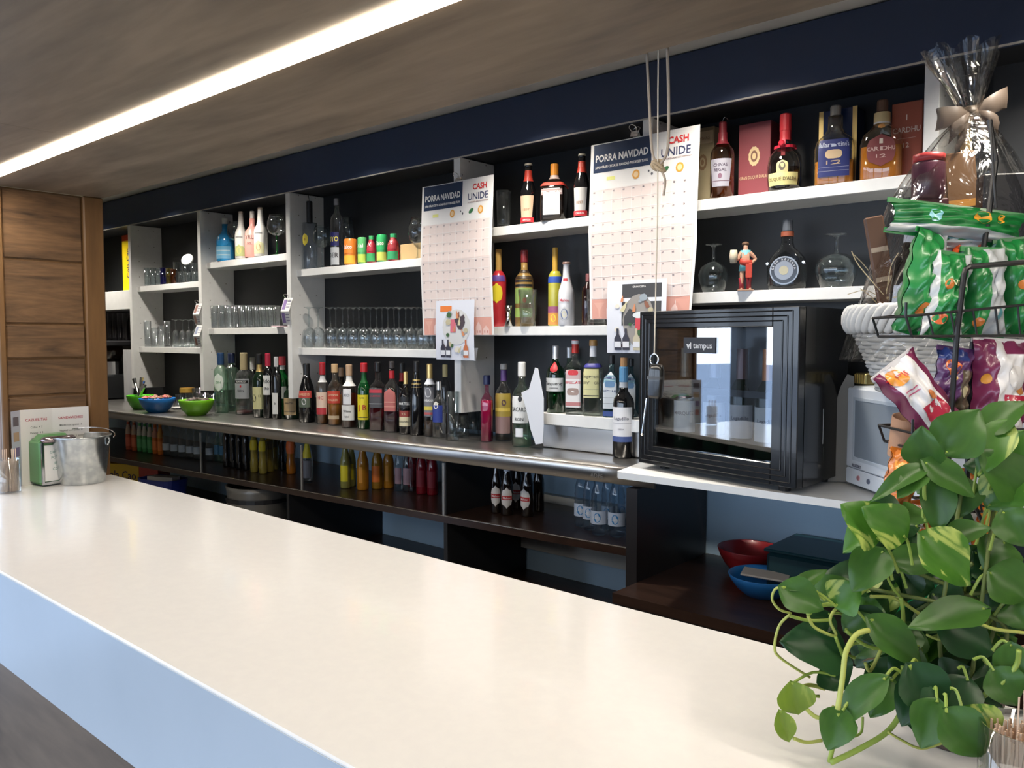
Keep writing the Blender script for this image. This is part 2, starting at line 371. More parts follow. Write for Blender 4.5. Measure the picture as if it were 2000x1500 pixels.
cab = empty('back_cabinet', (-3, 2.3, 0), 0, 'dark brown open cabinet under the steel worktop full of soft drinks', 'cabinet')
O = cab.location
ZM = .829; ZLO = .52
def strip(name, z0, z1, off, mt, x0=XA, x1=-1.38, back=2.595):
    poly = [(x0-O.x, fedge(x0)+off-O.y), (x1-O.x, fedge(x1)+off-O.y), (x1-O.x, back-O.y), (x0-O.x, back-O.y)]
    return MB().prism(poly, z0, z1).build(name, mt, cab)
strip('shelf', ZM-.03, ZM, .035, BROWN); strip('shelf', ZLO-.03, ZLO, .04, BROWN); strip('plinth', 0, .1, .08, DARK)
e = MB(); e.tube([(XA-O.x, fedge(XA)+.032-O.y, ZM-.002), (-1.38-O.x, fedge(-1.38)+.032-O.y, ZM-.002)], .0022, 6); e.build('metal_edge', CHROME, cab)
def cpanel(px, z0, z1, w_=.02, name='partition', mt=DARK, back=2.595):
    X = pY(px, 950, 2.1).x
    for _ in range(4): X = pY(px, 950, fedge(X)+.04).x
    return MB().box((X-O.x-w_/2, fedge(X)+.045-O.y, z0), (X-O.x+w_/2, back-O.y, z1)).build(name, mt, cab), X
cpanel(866, ZM+.0005, ZST-.068); cpanel(560, .1, ZM-.031); cpanel(868, .1, ZM-.031)
for px in (394, 590, 867):
    X = pY(px, 950, 2.1).x
    for _ in range(4): X = pY(px, 950, fedge(X)+.03).x
    MB().box((X-O.x-.007, fedge(X)+.028-O.y, ZM+.0005), (X-O.x+.004, fedge(X)+.034-O.y, ZST-.068)).build('glass_rail', mat((.5, .52, .54), .2, .8), cab)
# end panel of the cabinet and the right-hand bay
MB().box((-1.382-O.x, 2.135-O.y, 0), (-1.342-O.x, 2.59-O.y, ZST-.068)).build('end_panel', mat((.02, .018, .02), .35), cab)
struct(MB().box((-2.2, 2.56, .62), (-1.383, 2.595, .86)).build('baseboard_back', mat((.62, .60, .55), .6)))
rb = empty('service_shelf', (-.4, 2.2, 0), 0, 'white board carrying the wine cooler and microwave over a dark cupboard', 'shelf')
O2 = rb.location
poly = [(-1.29, 1.945), (-1.28, 1.935), (.9, 1.935), (.9, 2.44), (-1.322, 2.44), (-1.322, 2.105)]
MB().prism([(x-O2.x, y-O2.y) for x, y in poly], ZBO-.019, ZBO).build('board', WHITE, rb)
MB().box((-1.341-O2.x, 2.0-O2.y, .705), (.9-O2.x, 2.595-O2.y, .735)).build('cupboard_floor', BROWN, rb)
MB().box((.87-O2.x, 2.14-O2.y, .0), (.9-O2.x, 2.595-O2.y, ZBO-.02)).build('side_panel', DARK, rb)
MB().box((-1.341-O2.x, 2.03-O2.y, 0), (.9-O2.x, 2.05-O2.y, .704)).build('kick_panel', DARK, rb)

# ------------------------------------------------------------------ bottles
PROF = {
 'spirit': [(0, .9), (.012, 1), (.56, 1), (.62, .95), (.67, .78), (.71, .5), (.75, .36), (.93, .34), (.94, .4), (1, .4)],
 'wine': [(0, .92), (.015, 1), (.60, 1), (.65, .92), (.69, .68), (.73, .45), (.79, .38), (1, .38)],
 'beer': [(0, .93), (.02, 1), (.48, 1), (.56, .92), (.66, .66), (.78, .45), (.95, .38), (.96, .44), (1, .44)],
 'squat': [(0, .92), (.02, 1), (.5, 1), (.6, .96), (.67, .78), (.72, .48), (.77, .34), (1, .34)],
 'tall': [(0, .95), (.012, 1), (.68, 1), (.73, .88), (.77, .55), (.80, .4), (1, .38)],
 'cone': [(0, .95), (.012, 1), (.45, 1), (.6, .85), (.75, .5), (.85, .36), (1, .36)],
 'bulb': [(0, .82), (.03, .93), (.15, 1), (.33, 1), (.45, .9), (.54, .62), (.60, .38), (.68, .3), (1, .3)],
 'malibu': [(0, .93), (.015, 1), (.50, 1), (.58, .88), (.64, .62), (.72, .48), (.95, .36), (1, .36)],
 'jug': [(0, .95), (.02, 1), (.46, 1), (.56, .9), (.64, .55), (.70, .36), (1, .34)],
 'pet': [(0, .7), (.02, .85), (.08, .97), (.13, .9), (.16, 1), (.36, 1), (.39, .92), (.42, 1), (.46, .92), (.5, .99), (.54, .9), (.58, .95), (.64, .84), (.72, .66), (.82, .45), (.9, .3), (.91, .36), (1, .36)],
 'soda': [(0, .85), (.03, .95), (.2, 1), (.3, .86), (.45, .86), (.6, 1), (.7, .85), (.8, .5), (.88, .34), (1, .34)],
 'juice': [(0, .9), (.03, 1), (.5, 1), (.55, .9), (.62, .96), (.72, .72), (.82, .5), (.86, .5), (1, .5)],
 'can': [(0, .88), (.04, 1), (.93, 1), (.97, .92), (1, .9)],
 'skull': [(0, .6), (.05, .82), (.25, .95), (.42, 1), (.55, .9), (.66, .55), (.72, .36), (1, .34)],
}
PET_RIB = PROF['pet']
def prof_at(pr, z):
    for (a, ra), (b, rb_) in zip(pr[:-1], pr[1:]):
        if a <= z <= b: return ra+(rb_-ra)*(z-a)/max(b-a, 1e-6)
    return pr[-1][1]
def G(c, dens=1): return glass(tuple(c))
PLC = []
def free_spot(px, Y, Z, wpx, lo, hi):
    best = None
    for k in range(60):
        for sg in ((1, -1) if k else (1,)):
            y0 = Y+sg*k*.004
            if not lo <= y0 <= hi: continue
            q = pY(px, 600, y0); x = q.x
            y_ = 600
            for _ in range(4): q = pY(px, y_, y0); y_ -= (Z-q.z)*FPX/depth(q)
            r = wpx/2*depth(q)/FPX; ok = True
            for (a, b_, c, d) in PLC:
                if abs(d-Z) < .03 and math.hypot(a-q.x, b_-y0) < c+r+.0008: ok = False; break
            if ok and Z > 1:
                for ux in XD[:5]:
                    if abs(q.x-(ux+TH/2)) < TH/2+r+.0005 and y0+r > YS: ok = False; break
            if ok: return y0, q, r
    return None
def settle(px, Y, Z, wpx):
    q = pY(px, 600, Y)
    r = wpx/2*depth(q)/FPX
    if Z < 1: lo, hi = fedge(q.x)+.04+r, 2.58-r
    elif abs(Z-ZST) < .01: lo, hi = fedge(q.x)+.012+r, YB-r-.002
    elif abs(Z-ZL6) < .01: lo, hi = 2.29+r, YB-r-.002
    else: lo, hi = YS+.035+r*.9, YB-r-.002
    f = free_spot(px, min(max(Y, lo), hi), Z, wpx, lo-.02, hi+.0)
    if f is None: print('NO SPOT', px, Z); y0 = Y; q = pY(px, 600, Y); return Y
    PLC.append((f[1].x, f[0], f[2], Z)); return f[0]
def B(label, pf, px, w, glassm, ytop=None, h=None, Y=None, yb=None, Z=ZST, cap=None, neck=None, labs=(), liq=None, lvl=.5, p=2, asp=1, rot=None, name='bottle', cat='bottle', group=None, seg=20, tilt=0, capname='cap'):
    if Y is None:
        q = pZ(px, yb, Z); 
        Y = q.y
    Y = settle(px, Y, Z, w)
    if True:
        q = pY(px, 600, Y); 
        t = (Z-1.5); # find pixel column point at height Z
        y_ = 600
        for _ in range(4):
            q = pY(px, y_, Y); y_ -= (Z-q.z)*FPX/depth(q)
        base = Vector((q.x, Y, Z))
    dz = depth(base)
    R = w/2*dz/FPX
    if yb is not None and Y is not None and pf: pass
    if h is None:
        h = pY(px, ytop, base.y).z - Z
    if rot is None: rot = .6*math.atan2(-base.x, base.y)
    root = empty(name, tuple(base+Vector((0, 0, .0004))), rot, label, cat, group)
    pr = PROF[pf]
    c0 = cap[1] if cap else 1.0
    body = [q_ for q_ in pr if q_[0] < c0]+[(c0, prof_at(pr, c0))]
    MB().loft(body, R, h, seg, p, asp).build('glass_body' if pf not in ('can',) else 'can_body', glassm, root, smooth=True)
    sm = lambda z, off: [(zf, prof_at(pr, zf)*off) for zf in z]
    if liq:
        top = lvl; zs = [.012]+[q_[0] for q_ in pr if .012 < q_[0] < top]+[top]
        MB().loft([(zf, prof_at(pr, zf)*.95) for zf in zs], R, h, seg, p, asp).build('liquid', liq, root, smooth=True)
    if cap:
        cc, cz, crf = cap[:3]; cm = cc if isinstance(cc, bpy.types.Material) else mat(cc, .4)
        pts = [(cz, crf*.96), (cz+.005, crf), (.985, crf), (1, crf*.9)]
        MB().loft(pts, R, h, 14).build(capname, cm, root, smooth=False)
    if neck:
        for nk in (neck if isinstance(neck, list) else [neck]):
            c, a, b_ = nk[:3]; zs = [a+(b_-a)*k/4 for k in range(5)]
            MB().loft([(zf, prof_at(pr, zf)*1.05+.01) for zf in zs], R, h, 14, p, asp, closed=False).build('neck_wrap', c if isinstance(c, bpy.types.Material) else mat(c, .45), root, smooth=True)
    for lb in labs:
        z0, z1, ang, col = lb[:4]; txts = lb[4] if len(lb) > 4 else []; shape = lb[5] if len(lb) > 5 else 'rect'
        def surf(a, zf, off):   # a: angle from front, local -Y front
            rf = prof_at(pr, min(max(zf, 0), 1))
            q_ = xsec(-PI/2+a, rf, R, p, asp); d = math.hypot(*q_) or 1
            return (q_[0]*(1+off/d), q_[1]*(1+off/d), zf*h)
        n, mrow = 10, 6
        V = []; F = []
        for j in range(mrow+1):
            v = j/mrow; zf = z0+(z1-z0)*v
            wd = 1.0
            if shape == 'oval': wd = math.sqrt(max(0.0, 1-(2*v-1)**2))*.999+.001
            elif shape == 'arch': wd = 1 if v < .6 else math.sqrt(max(0, 1-((v-.6)/.4)**2))+.001
            elif shape == 'trap': wd = .75+.25*v
            for i in range(n+1): V.append(surf(ang*wd*(2*i/n-1), zf, .0006))
        for j in range(mrow):
            for i in range(n): F.append((j*(n+1)+i, j*(n+1)+i+1, (j+1)*(n+1)+i+1, (j+1)*(n+1)+i))
        lo = mesh('label', V, F, mat(col, .5), root, smooth=True)
        Rl = R*prof_at(pr, (z0+z1)/2)
        for tx in txts:
            s_, size, tc_, v = tx[:4]; xo = tx[4] if len(tx) > 4 else 0
            mb = MB(); zc_ = z0+(z1-z0)*v
            fn = lambda x, y: surf(x/Rl, zc_+y/h, .0011)
            if s_ == '#oval':
                k = 16; mb.add([fn(xo*Rl+size*h*.5*math.cos(t), size*h*.7*math.sin(t)) for t in [2*PI*i/k for i in range(k)]], [tuple(range(k))]); mb.build('emblem', mat(tc_, .5), lo)
            elif s_ == '#bar':
                aw = (tx[5] if len(tx) > 5 else ang*.9)*Rl
                k = 6; VV = [fn(xo*Rl-aw+2*aw*i/k, yy) for yy in (-size*h/2, size*h/2) for i in range(k+1)]
                mb.add(VV, [(i, i+1, k+2+i, k+1+i) for i in range(k)]); mb.build('stripe', mat(tc_, .5), lo)
            else:
                add_text(mb, s_, fn, xo*Rl, 0, size*h, 1.8*ang*Rl); mb.build('lettering', mat(tc_, .5), lo)
    root['_r'] = R; root['_h'] = h
    return root
RED = (.45, .02, .02); GOLD = mat((.75, .55, .22), .35, .7, name='gold'); CREAM = (.72, .66, .48); WH = (.82, .82, .8); BK = (.012, .012, .014); BLU = (.02, .05, .22)
DKG = mat((.008, .02, .01), .08, coat=.5, name='dark_green_glass'); DKB = mat((.012, .007, .005), .08, coat=.5, name='dark_brown_glass'); BLKG = mat((.006, .006, .007), .08, coat=.5, name='black_glass')
GRN = glass((.25, .62, .28)); PGRN = glass((.62, .86, .70)); AMB = mat((.40, .14, .02), .12, trans=.5, coat=.3, name='amber'); WHISKY = mat((.72, .30, .05), .15, trans=.35, name='whisky'); REDL = mat((.12, .008, .012), .15, name='red_liquid'); PINKL = mat((.55, .03, .16), .15, trans=.3, name='pink_liquid')
def grey(v): return (v, v, v)

# --- row along the steel worktop (from left to right)
W_ = 'on the steel worktop'
B('pale green glass bottle with blue cap and white oval label, first of the worktop row', 'tall', 433, 27, PGRN, ytop=689, Y=2.25, cap=((.02, .06, .16), .80, .48), labs=[(.36, .66, .75, (.75, .8, .78), [('GIN', .05, (.05, .2, .1), .5)], 'oval')], liq=glass((.8, .93, .86)), lvl=.5)
B('pale green bottle with dark navy cap right behind the one with the oval label', 'tall', 454, 27, PGRN, ytop=690, Y=2.34, cap=((.012, .02, .06), .83, .5), neck=(CHROME, .76, .80))
B('clear rum bottle with long tan stopper and grey label', 'spirit', 478, 34, glass((.72, .75, .76)), ytop=689, Y=2.29, cap=((.42, .35, .2), .72, .42), labs=[(.26, .58, .95, (.36, .38, .40), [('#bar', .05, BK, .85), ('BLANCO', .04, WH, .86), ('#oval', .03, RED, .62), ('RON', .05, BK, .4)])], liq=REDL, lvl=.06)
B('dark bottle with silver-white cap half hidden behind the rum bottle', 'wine', 495, 24, BLKG, ytop=698, Y=2.37, cap=((.6, .6, .62), .78, .42))
B('dark green bottle with black and gold neck and pale yellow label', 'spirit', 508, 26, DKG, ytop=691, Y=2.25, cap=(BK, .84, .44), neck=(GOLD, .72, .83), labs=[(.13, .48, 1.1, (.70, .68, .36), [('#oval', .08, BK, .5, -.5), ('13', .05, BK, .6, .4)], 'trap')])
B('dark liqueur bottle with red top and upright white label in script', 'tall', 525, 21, BLKG, ytop=690, Y=2.27, cap=((.5, .02, .06), .80, .5), labs=[(.36, .66, .75, WH, [('Rdo', .1, BK, .72), ('tto', .07, BK, .35)])])
B('slim dark bottle with narrow white label strip and silver cap', 'tall', 541, 19, BLKG, ytop=697, Y=2.26, cap=((.6, .6, .62), .84, .42), neck=(CLEAR, .7, .84), labs=[(.08, .42, .6, WH, [('8', .05, BK, .5)])])
B('bright green bottle with red and white torn cap beside the upright', 'spirit', 553, 27, mat((.005, .11, .02), .1, trans=.3, coat=.4), ytop=696, Y=2.36, cap=((.6, .06, .08), .85, .5), neck=(WH, .78, .86), labs=[(.3, .5, .9, (.7, .72, .66), [])])
B('dark green herbal liqueur bottle with tan label under the second upright', 'squat', 571, 32, DKG, ytop=735, Y=2.27, cap=((.05, .09, .03), .8, .45), labs=[(.1, .5, .85, (.46, .33, .17), [('KRAUTER', .05, BK, .7), ('#bar', .01, BK, .2)])])
B('black cream liqueur bottle with red script band and green picture label', 'slope' if 'slope' in PROF else 'cone', 600, 31, BLKG, ytop=710, Y=2.27, cap=(BK, .80, .42), labs=[(.42, .54, 1.0, (.5, .06, .05), [('BAILEYS', .055, (.75, .5, .3), .5)]), (.26, .42, .8, (.1, .13, .09), [('#oval', .08, (.6, .6, .58), .6)])])
B('clear bottle with red cap and cream label over a red band', 'spirit', 631, 24, glass((.7, .68, .66)), ytop=708, Y=2.27, cap=((.42, .02, .03), .80, .48), neck=((.6, .6, .62), .68, .79), labs=[(.16, .52, 1.0, (.78, .60, .48), [('HC', .07, (.5, .05, .05), .75), ('#bar', .11, (.5, .04, .05), .15)])], liq=AMB, lvl=.45)
B('clear whisky bottle with slanting red label and cork-coloured cap', 'spirit', 655, 28, glass((.75, .72, .68)), ytop=711, Y=2.28, cap=((.62, .42, .22), .86, .46), labs=[(.36, .56, 1.1, (.62, .07, .04), [('JOHNNIE', .045, (.8, .6, .4), .7), ('WALKER', .045, (.8, .6, .4), .28)]), (.1, .16, .9, (.6, .45, .28), [])], liq=WHISKY, lvl=.5)
B('whisky bottle with white tax strip on cap and tall white label', 'spirit', 683, 30, glass((.55, .5, .46)), ytop=712, Y=2.26, cap=((.52, .35, .22), .82, .42), neck=(WH, .66, .82), labs=[(.12, .36, 1.0, (.76, .75, .72), [('White', .05, BK, .6), ('label', .04, BK, .25)]), (.37, .62, .55, (.78, .78, .8), [('XO', .06, BK, .6)])], liq=mat((.10, .02, .01), .12), lvl=.55)
B('brown bottle with white pointed label behind the tall white label', 'spirit', 668, 26, DKB, ytop=718, Y=2.36, cap=((.5, .33, .2), .84, .42), labs=[(.1, .42, 1.1, (.72, .72, .68), [('Maple', .05, (.5, .04, .04), .25)])])
B('green whisky bottle with red cap and yellow label with red letters', 'spirit', 712, 26, mat((.004, .07, .015), .08, trans=.3, coat=.5), ytop=709, Y=2.27, cap=((.5, .02, .03), .86, .52), neck=((.004, .1, .02), .7, .86), labs=[(.14, .52, .95, (.80, .66, .02), [('J B', .11, (.5, .02, .02), .5), ('RARE', .03, BK, .88), ('#bar', .008, BK, .1)])])
B('square grey-black bottle with small red upper label', 'spirit', 739, 30, glass((.42, .4, .42)), ytop=707, Y=2.27, cap=(BK, .86, .42), labs=[(.34, .62, .8, (.07, .065, .07), [('#bar', .05, (.5, .03, .05), .85), ('LABEL', .03, (.5, .03, .05), .6), ('#bar', .008, (.5, .5, .5), .2)])], liq=REDL, lvl=.34, p=5)
B('clear bottle with red neck band and arched red label', 'spirit', 766, 28, glass((.55, .54, .56)), ytop=706, Y=2.27, cap=((.06, .05, .05), .9, .4), neck=((.5, .02, .03), .76, .87), labs=[(.3, .62, .75, (.5, .14, .12), [('#bar', .01, (.8, .4, .3), .4), ('#bar', .008, (.8, .4, .3), .2)], 'arch')], liq=mat((.05, .01, .02), .12), lvl=.3, p=4)
B('dark bottle with red seal ring standing behind the arched red label', 'spirit', 786, 26, BLKG, ytop=709, Y=2.38, cap=((.04, .04, .04), .85, .42), neck=((.5, .03, .03), .72, .85))
B('squat black brandy bottle with gold cap and white lettering', 'squat', 793, 26, BLKG, ytop=726, Y=2.26, cap=(GOLD, .8, .32), labs=[(.42, .6, 1.0, BK, [('MARTELL', .06, WH, .4)]), (.28, .38, .95, (.3, .05, .04), [('V.S.', .05, (.6, .5, .3), .5)]), (.13, .28, .95, (.72, .64, .42), [('COGNAC', .04, BK, .5)])])
B('tall tapering black bottle with gold rings round its neck', 'cone', 814, 27, BLKG, ytop=706, Y=2.27, cap=(BK, .86, .42), neck=[(GOLD, .74, .755), (GOLD, .69, .7), (GOLD, .65, .655)])
B('clear bottle with black scroll pattern and gold cap with tax strip', 'tall', 840, 23, glass((.75, .76, .78)), ytop=711, Y=2.27, cap=(GOLD, .80, .5), neck=((.72, .74, .8), .72, .84), labs=[(.28, .68, 1.0, (.2, .2, .22), [('#oval', .09, (.7, .7, .72), .82), ('#bar', .05, (.75, .6, .1), .28), ('#bar', .03, (.5, .1, .1), .1), ('HABANA', .05, WH, .55)])], liq=mat((.05, .03, .02), .15), lvl=.22)
B('clear bottle with blue label and white flower beside the patterned bottle', 'spirit', 858, 27, glass((.8, .82, .84)), ytop=744, Y=2.26, cap=(CHROME, .84, .45), labs=[(.28, .58, .8, (.02, .04, .25), [('#oval', .09, (.8, .75, .65), 1.0, -.2)])])
B('tall clear bottle with gold cap behind the blue label bottle', 'tall', 870, 25, glass((.6, .62, .62)), ytop=712, Y=2.37, cap=((.62, .52, .25), .82, .42), liq=mat((.05, .03, .02), .15), lvl=.3)
B('pink liqueur bottle with navy blue cap left of the gin bottles', 'spirit', 951, 23, glass((.9, .35, .55)), ytop=733, yb=862, cap=((.012, .018, .08), .86, .6), liq=PINKL, lvl=.62, p=3)
B('clear bottle with purple neck band and yellow painted pattern', 'spirit', 984, 33, glass((.8, .78, .74)), ytop=711, yb=860, cap=((.42, .40, .38), .93, .42), neck=[((.12, .06, .22), .78, .92)], labs=[(.32, .62, 1.2, (.42, .30, .05), [('#oval', .06, (.1, .05, .05), .6, .3), ('#bar', .04, (.75, .55, .1), .3)]), (.1, .32, 1.1, (.30, .18, .17), [])], liq=glass((.7, .6, .5)), lvl=.5)
t = B('pale green rum bottle with white cap, white label and a paper leaning on it', 'spirit', 1019, 38, PGRN, ytop=707, yb=871, cap=(WH, .83, .40), labs=[(.28, .60, .95, WH, [('BACARDI', .07, BK, .52), ('RON', .05, BK, .15), ('#oval', .05, BK, .9, .1)]), (.12, .22, .4, (.8, .82, .85), [])], liq=glass((.85, .95, .9)), lvl=.25)
B('dark red wine bottle with cork stopper, blue foil collar and white label', 'wine', 1217, 41, BLKG, ytop=716, yb=893, cap=((.12, .32, .55), .83, .43), capname='foil_collar', neck=((.55, .58, .62), .77, .83), labs=[(.24, .56, 1.15, (.80, .80, .83), [('Legadillo', .05, (.1, .1, .14), .62), ('#bar', .004, (.3, .3, .35), .45), ('RIBERA', .02, (.2, .2, .25), .25)]), (.18, .24, 1.15, (.07, .11, .30), [])])
wb = bpy.data.objects['bottle' if False else [o.name for o in bpy.data.objects if o.get('label', '').startswith('dark red wine bottle with cork')][0]]
MB().loft([(0, .95), (1, 1)], .012, .032, 14).build('cork', mat((.5, .27, .12), .7), wb, loc=(0, 0, wb['_h']-.002))
# torn paper leaning on the rum bottle
q = pY(1045, 865, t.location.y-.0); pts = [(938/5+850, 720), (1051, 718), (1060, 776), (1060, 800), (1057, 862), (1048, 864), (1036, 835), (1027, 800), (1022, 762)]
pp = [pY(a, b, t.location.y-.045) for a, b in [(1045, 718), (1050, 720), (1061, 778), (1061, 832), (1059, 866), (1046, 868), (1036, 838), (1028, 800), (1018, 767), (1033, 760)]]
V = [tuple(p_) for p_ in pp]+[(p_.x+.0015, p_.y+.0015, p_.z) for p_ in pp]; n = len(pp)
F = [tuple(range(n)), tuple(range(2*n-1, n-1, -1))]+[(i, (i+1) % n, n+(i+1) % n, n+i) for i in range(n)]
tag(mesh('paper_sheet', V, F, mat((.72, .74, .80), .7)), 'torn white sheet of paper standing against the white capped rum bottle', 'paper')

# --- glass jars and glasses under the middle upright
def tumbler(label, px, ytop, w_, Y=None, Z=ZST, yb=None, flare=.8, group=None, m_=None, name='drinking_glass', cat='glass', inv=False, h=None):
    if Y is None: Y = pZ(px, yb, Z).y
    Y = settle(px, Y, Z, w_)
    if Y is None: base = pZ(px, yb, Z)
    else:
        y_ = 600
        for _ in range(4): q = pY(px, y_, Y); y_ -= (Z-q.z)*FPX/depth(q)
        base = q
    R = w_/2*depth(base)/FPX
    H = h or pY(px, ytop, base.y).z-Z
    pr = [(0, flare*.94), (.02, flare), (1, 1), (1, .93), (.09, flare*.88), (.07, 0.01)]
    if inv: pr = [(1-a, b) for a, b in pr]
    o = MB().loft(pr, R, H, 18, closed=False).build(name, m_ or CLEAR, None, (base.x, base.y, Z+.0003), smooth=True)
    if not inv: pass
    return tag(o, label, cat, group)
for i, (px, yt, w_, Y) in enumerate([(885, 765, 24, 2.24), (902, 812, 30, 2.30), (925, 800, 26, 2.37)]):
    tumbler('clear glass jar standing %s' % ['left of the middle upright on the worktop', 'under the middle upright on the worktop', 'behind the pink bottle on the worktop'][i], px, yt, w_, Y, name='glass_jar', cat='jar', flare=.92, m_=CLEAR2)
for i, (px, yt, w_, Y) in enumerate([(352, 770, 17, 2.33), (371, 768, 17, 2.34), (385, 758, 18, 2.30), (398, 768, 19, 2.22), (414, 770, 18, 2.24), (360, 781, 15, 2.2), (345, 786, 14, 2.25)]):
    tumbler('clear tumbler on the worktop right of the lime bowl, %s from left' % ORD[[2, 3, 4, 5, 6, 1, 0][i]], px, yt, w_, Y)

# --- gin bottles on the white board over the housing
GY = 2.355
B('green gin bottle with silver cap, red seal and white label', 'spirit', 1085, 36, glass((.05, .28, .10)), ytop=675, Y=GY-.02, Z=ZL6, cap=(mat((.7, .7, .72), .3, .6), .80, .36), labs=[(.32, .52, 1.2, (.75, .78, .80), [('Tanqueray', .07, BK, .6), ('LONDON', .03, BK, .25)]), (.6, .76, .55, (.5, .02, .03), [], 'oval')], liq=mat((.005, .05, .02), .1), lvl=.28)
B('gin bottle with silver cap half hidden behind the red capped bottle', 'spirit', 1112, 30, PGRN, ytop=678, Y=2.42, Z=ZL6, cap=(mat((.7, .7, .72), .3, .6), .83, .38))
B('square clear gin bottle with red cap, tax strip and red and white label', 'spirit', 1123, 34, glass((.86, .9, .9)), ytop=664, Y=GY-.03, Z=ZL6, cap=((.5, .03, .02), .82, .40), neck=((.8, .8, .82), .86, .99), p=6, labs=[(.1, .48, .7, (.76, .74, .74), [('BEEFEATER', .05, (.6, .03, .04), .88), ('#oval', .07, (.35, .25, .22), .55), ('#bar', .05, (.5, .2, .2), .12)]), (.48, .6, .7, (.6, .45, .45), [('#oval', .05, (.6, .03, .04), .7)])])
B('clear gin bottle with cork-coloured top and pale yellow label', 'spirit', 1158, 36, glass((.82, .9, .84)), ytop=664, Y=GY-.03, Z=ZL6, cap=((.45, .25, .08), .92, .44), neck=[((.7, .72, .78), .78, .92), ((.05, .05, .3), .64, .69)], p=4, labs=[(.24, .62, .8, (.72, .68, .34), [("Seagram's", .06, (.2, .18, .1), .75), ('DRY GIN', .05, (.2, .18, .1), .52), ('#bar', .004, (.3, .3, .2), .3), ('#bar', .01, BK, .08)])])
B('pale blue square gin bottle with white crest label left of the wine bottle', 'spirit', 1194, 30, glass((.35, .62, .72)), ytop=694, Y=GY-.03, Z=ZL6, cap=(BK, .86, .4), p=6, labs=[(.14, .74, .72, (.74, .78, .80), [('BOMBAY', .045, (.05, .08, .2), .84), ('#oval', .07, (.15, .3, .5), .66), ('SAPPHIRE', .045, (.05, .08, .2), .48), ('#bar', .003, BK, .3), ('#bar', .003, BK, .15)], 'arch'), (.02, .1, .8, (.04, .08, .3), [])])
B('pale blue square gin bottle with crest label right behind the wine bottle', 'spirit', 1232, 26, glass((.35, .62, .72)), ytop=700, Y=GY+.03, Z=ZL6, cap=(BK, .86, .4), p=6, labs=[(.14, .74, .72, (.70, .74, .78), [('BOMBAY', .045, (.05, .08, .2), .84), ('#oval', .07, (.15, .3, .5), .66)], 'arch')])

# --- fourth bay, top and middle shelves
Y4 = 2.33
tumbler('tall clear empty beer glass on the top shelf right of the first poster', 984, 373, 30, Y4, S4, flare=.82)
for px, yt, col, up_ in ((1032, 320, (.72, .50, .34), 'orange-pink label'), (1136, 301, (.6, .58, .56), 'ragged grey-white label')):
    B('dark beer bottle with red neck and %s on the top shelf' % up_, 'beer', px, 32, BLKG, ytop=yt, Y=Y4-.01, Z=S4, cap=((.55, .5, .4), .965, .47), neck=[((.55, .05, .03), .70, .88), (BLKG, .88, .96)], labs=[(.1, .46, .95, col, [('1897', .06, (.35, .2, .12), .35)], 'trap'), (.02, .1, .95, (.6, .03, .04), [('CERVEZA', .035, WH, .5)]), (.73, .85, .5, (.75, .6, .45), [])])
B('square black-brown orange liqueur bottle with orange cap and sash label', 'squat', 1083, 48, DKB, ytop=321, Y=Y4, Z=S4, cap=((.75, .28, .03), .80, .34), neck=[((.55, .4, .35), .73, .8), ((.55, .06, .04), .6, .66)], p=6, labs=[(.1, .55, .35, (.75, .72, .7), [('#bar', .003, (.3, .2, .2), .2)]), (.44, .54, .75, (.35, .25, .24), [('COINTREAU', .05, WH, .5)])])
B('yellow, blue and red sangria bottle with gold neck beside the first poster', 'wine', 974, 30, mat((.5, .03, .04), .25, coat=.4), ytop=487, Y=Y4+.02, Z=L4, cap=((.5, .3, .08), .72, .4), labs=[(.3, .56, .8, (.75, .62, .03), [], 'oval'), (.58, .66, 1.2, (.12, .06, .3), [])])
B('bottle painted in tiger stripes, green and orange, with dark red cap', 'spirit', 1024, 36, mat((.30, .18, .05), .3, coat=.3), ytop=489, Y=Y4+.03, Z=L4, cap=((.2, .02, .025), .84, .40), neck=[((.05, .03, .015), .62, .66), ((.05, .03, .015), .70, .74)], labs=[(.3, .5, 1.3, (.28, .42, .12), [('#oval', .05, (.7, .12, .03), .2, .3)]), (.12, .24, 1.3, (.35, .5, .12), []), (.52, .55, 1.3, BK, []), (.58, .605, 1.3, BK, [])])
tumbler('clear empty glass standing in front of the tiger striped bottle', 1031, 566, 38, Y4-.055, L4, flare=.8)
jg = empty('jigger', tuple(Vector((pY(993, 636, Y4-.03).x, Y4-.03, L4+.0004))), 0, 'small steel double-ended jigger beside the yellow and red bottle', 'jigger')
MB().loft([(0, 1), (.5, .38), (.56, .34), (1, 1)], .0155, .078, 18).build('cup', CHROME, jg, smooth=True); MB().loft([(0, 1), (1, 1)], .0075, .006, 14).build('waist_ring', CHROME, jg, (0, 0, .038))
B('slim wine bottle in yellow, green and blue with golden neck', 'wine', 1084, 27, mat((.50, .46, .05), .25, coat=.4), ytop=484, Y=Y4+.04, Z=L4, cap=((.62, .36, .05), .70, .4), labs=[(.55, .63, 1.4, (.04, .10, .45), []), (.17, .25, 1.4, (.35, .1, .2), []), (.02, .17, 1.4, (.7, .32, .08), [('#oval', .07, (.8, .65, .05), .55)])])
B('white aluminium beer bottle with red lettering and round crest', 'beer', 1106, 32, mat((.72, .72, .76), .3, coat=.3), ytop=512, Y=Y4-.05, Z=L4, cap=((.25, .15, .12), .965, .5), labs=[(.36, .44, .9, (.72, .72, .76), [('Mahou', .06, (.5, .02, .04), .5)]), (.06, .3, .75, (.55, .56, .58), [('#oval', .12, (.12, .16, .3), .5), ('#oval', .07, (.6, .58, .45), .5)], 'oval'), (.70, .74, .5, (.55, .04, .05), [])])
tumbler('clear glass partly hidden by the second poster on the middle shelf', 1165, 566, 42, Y4-.03, L4, flare=.85)
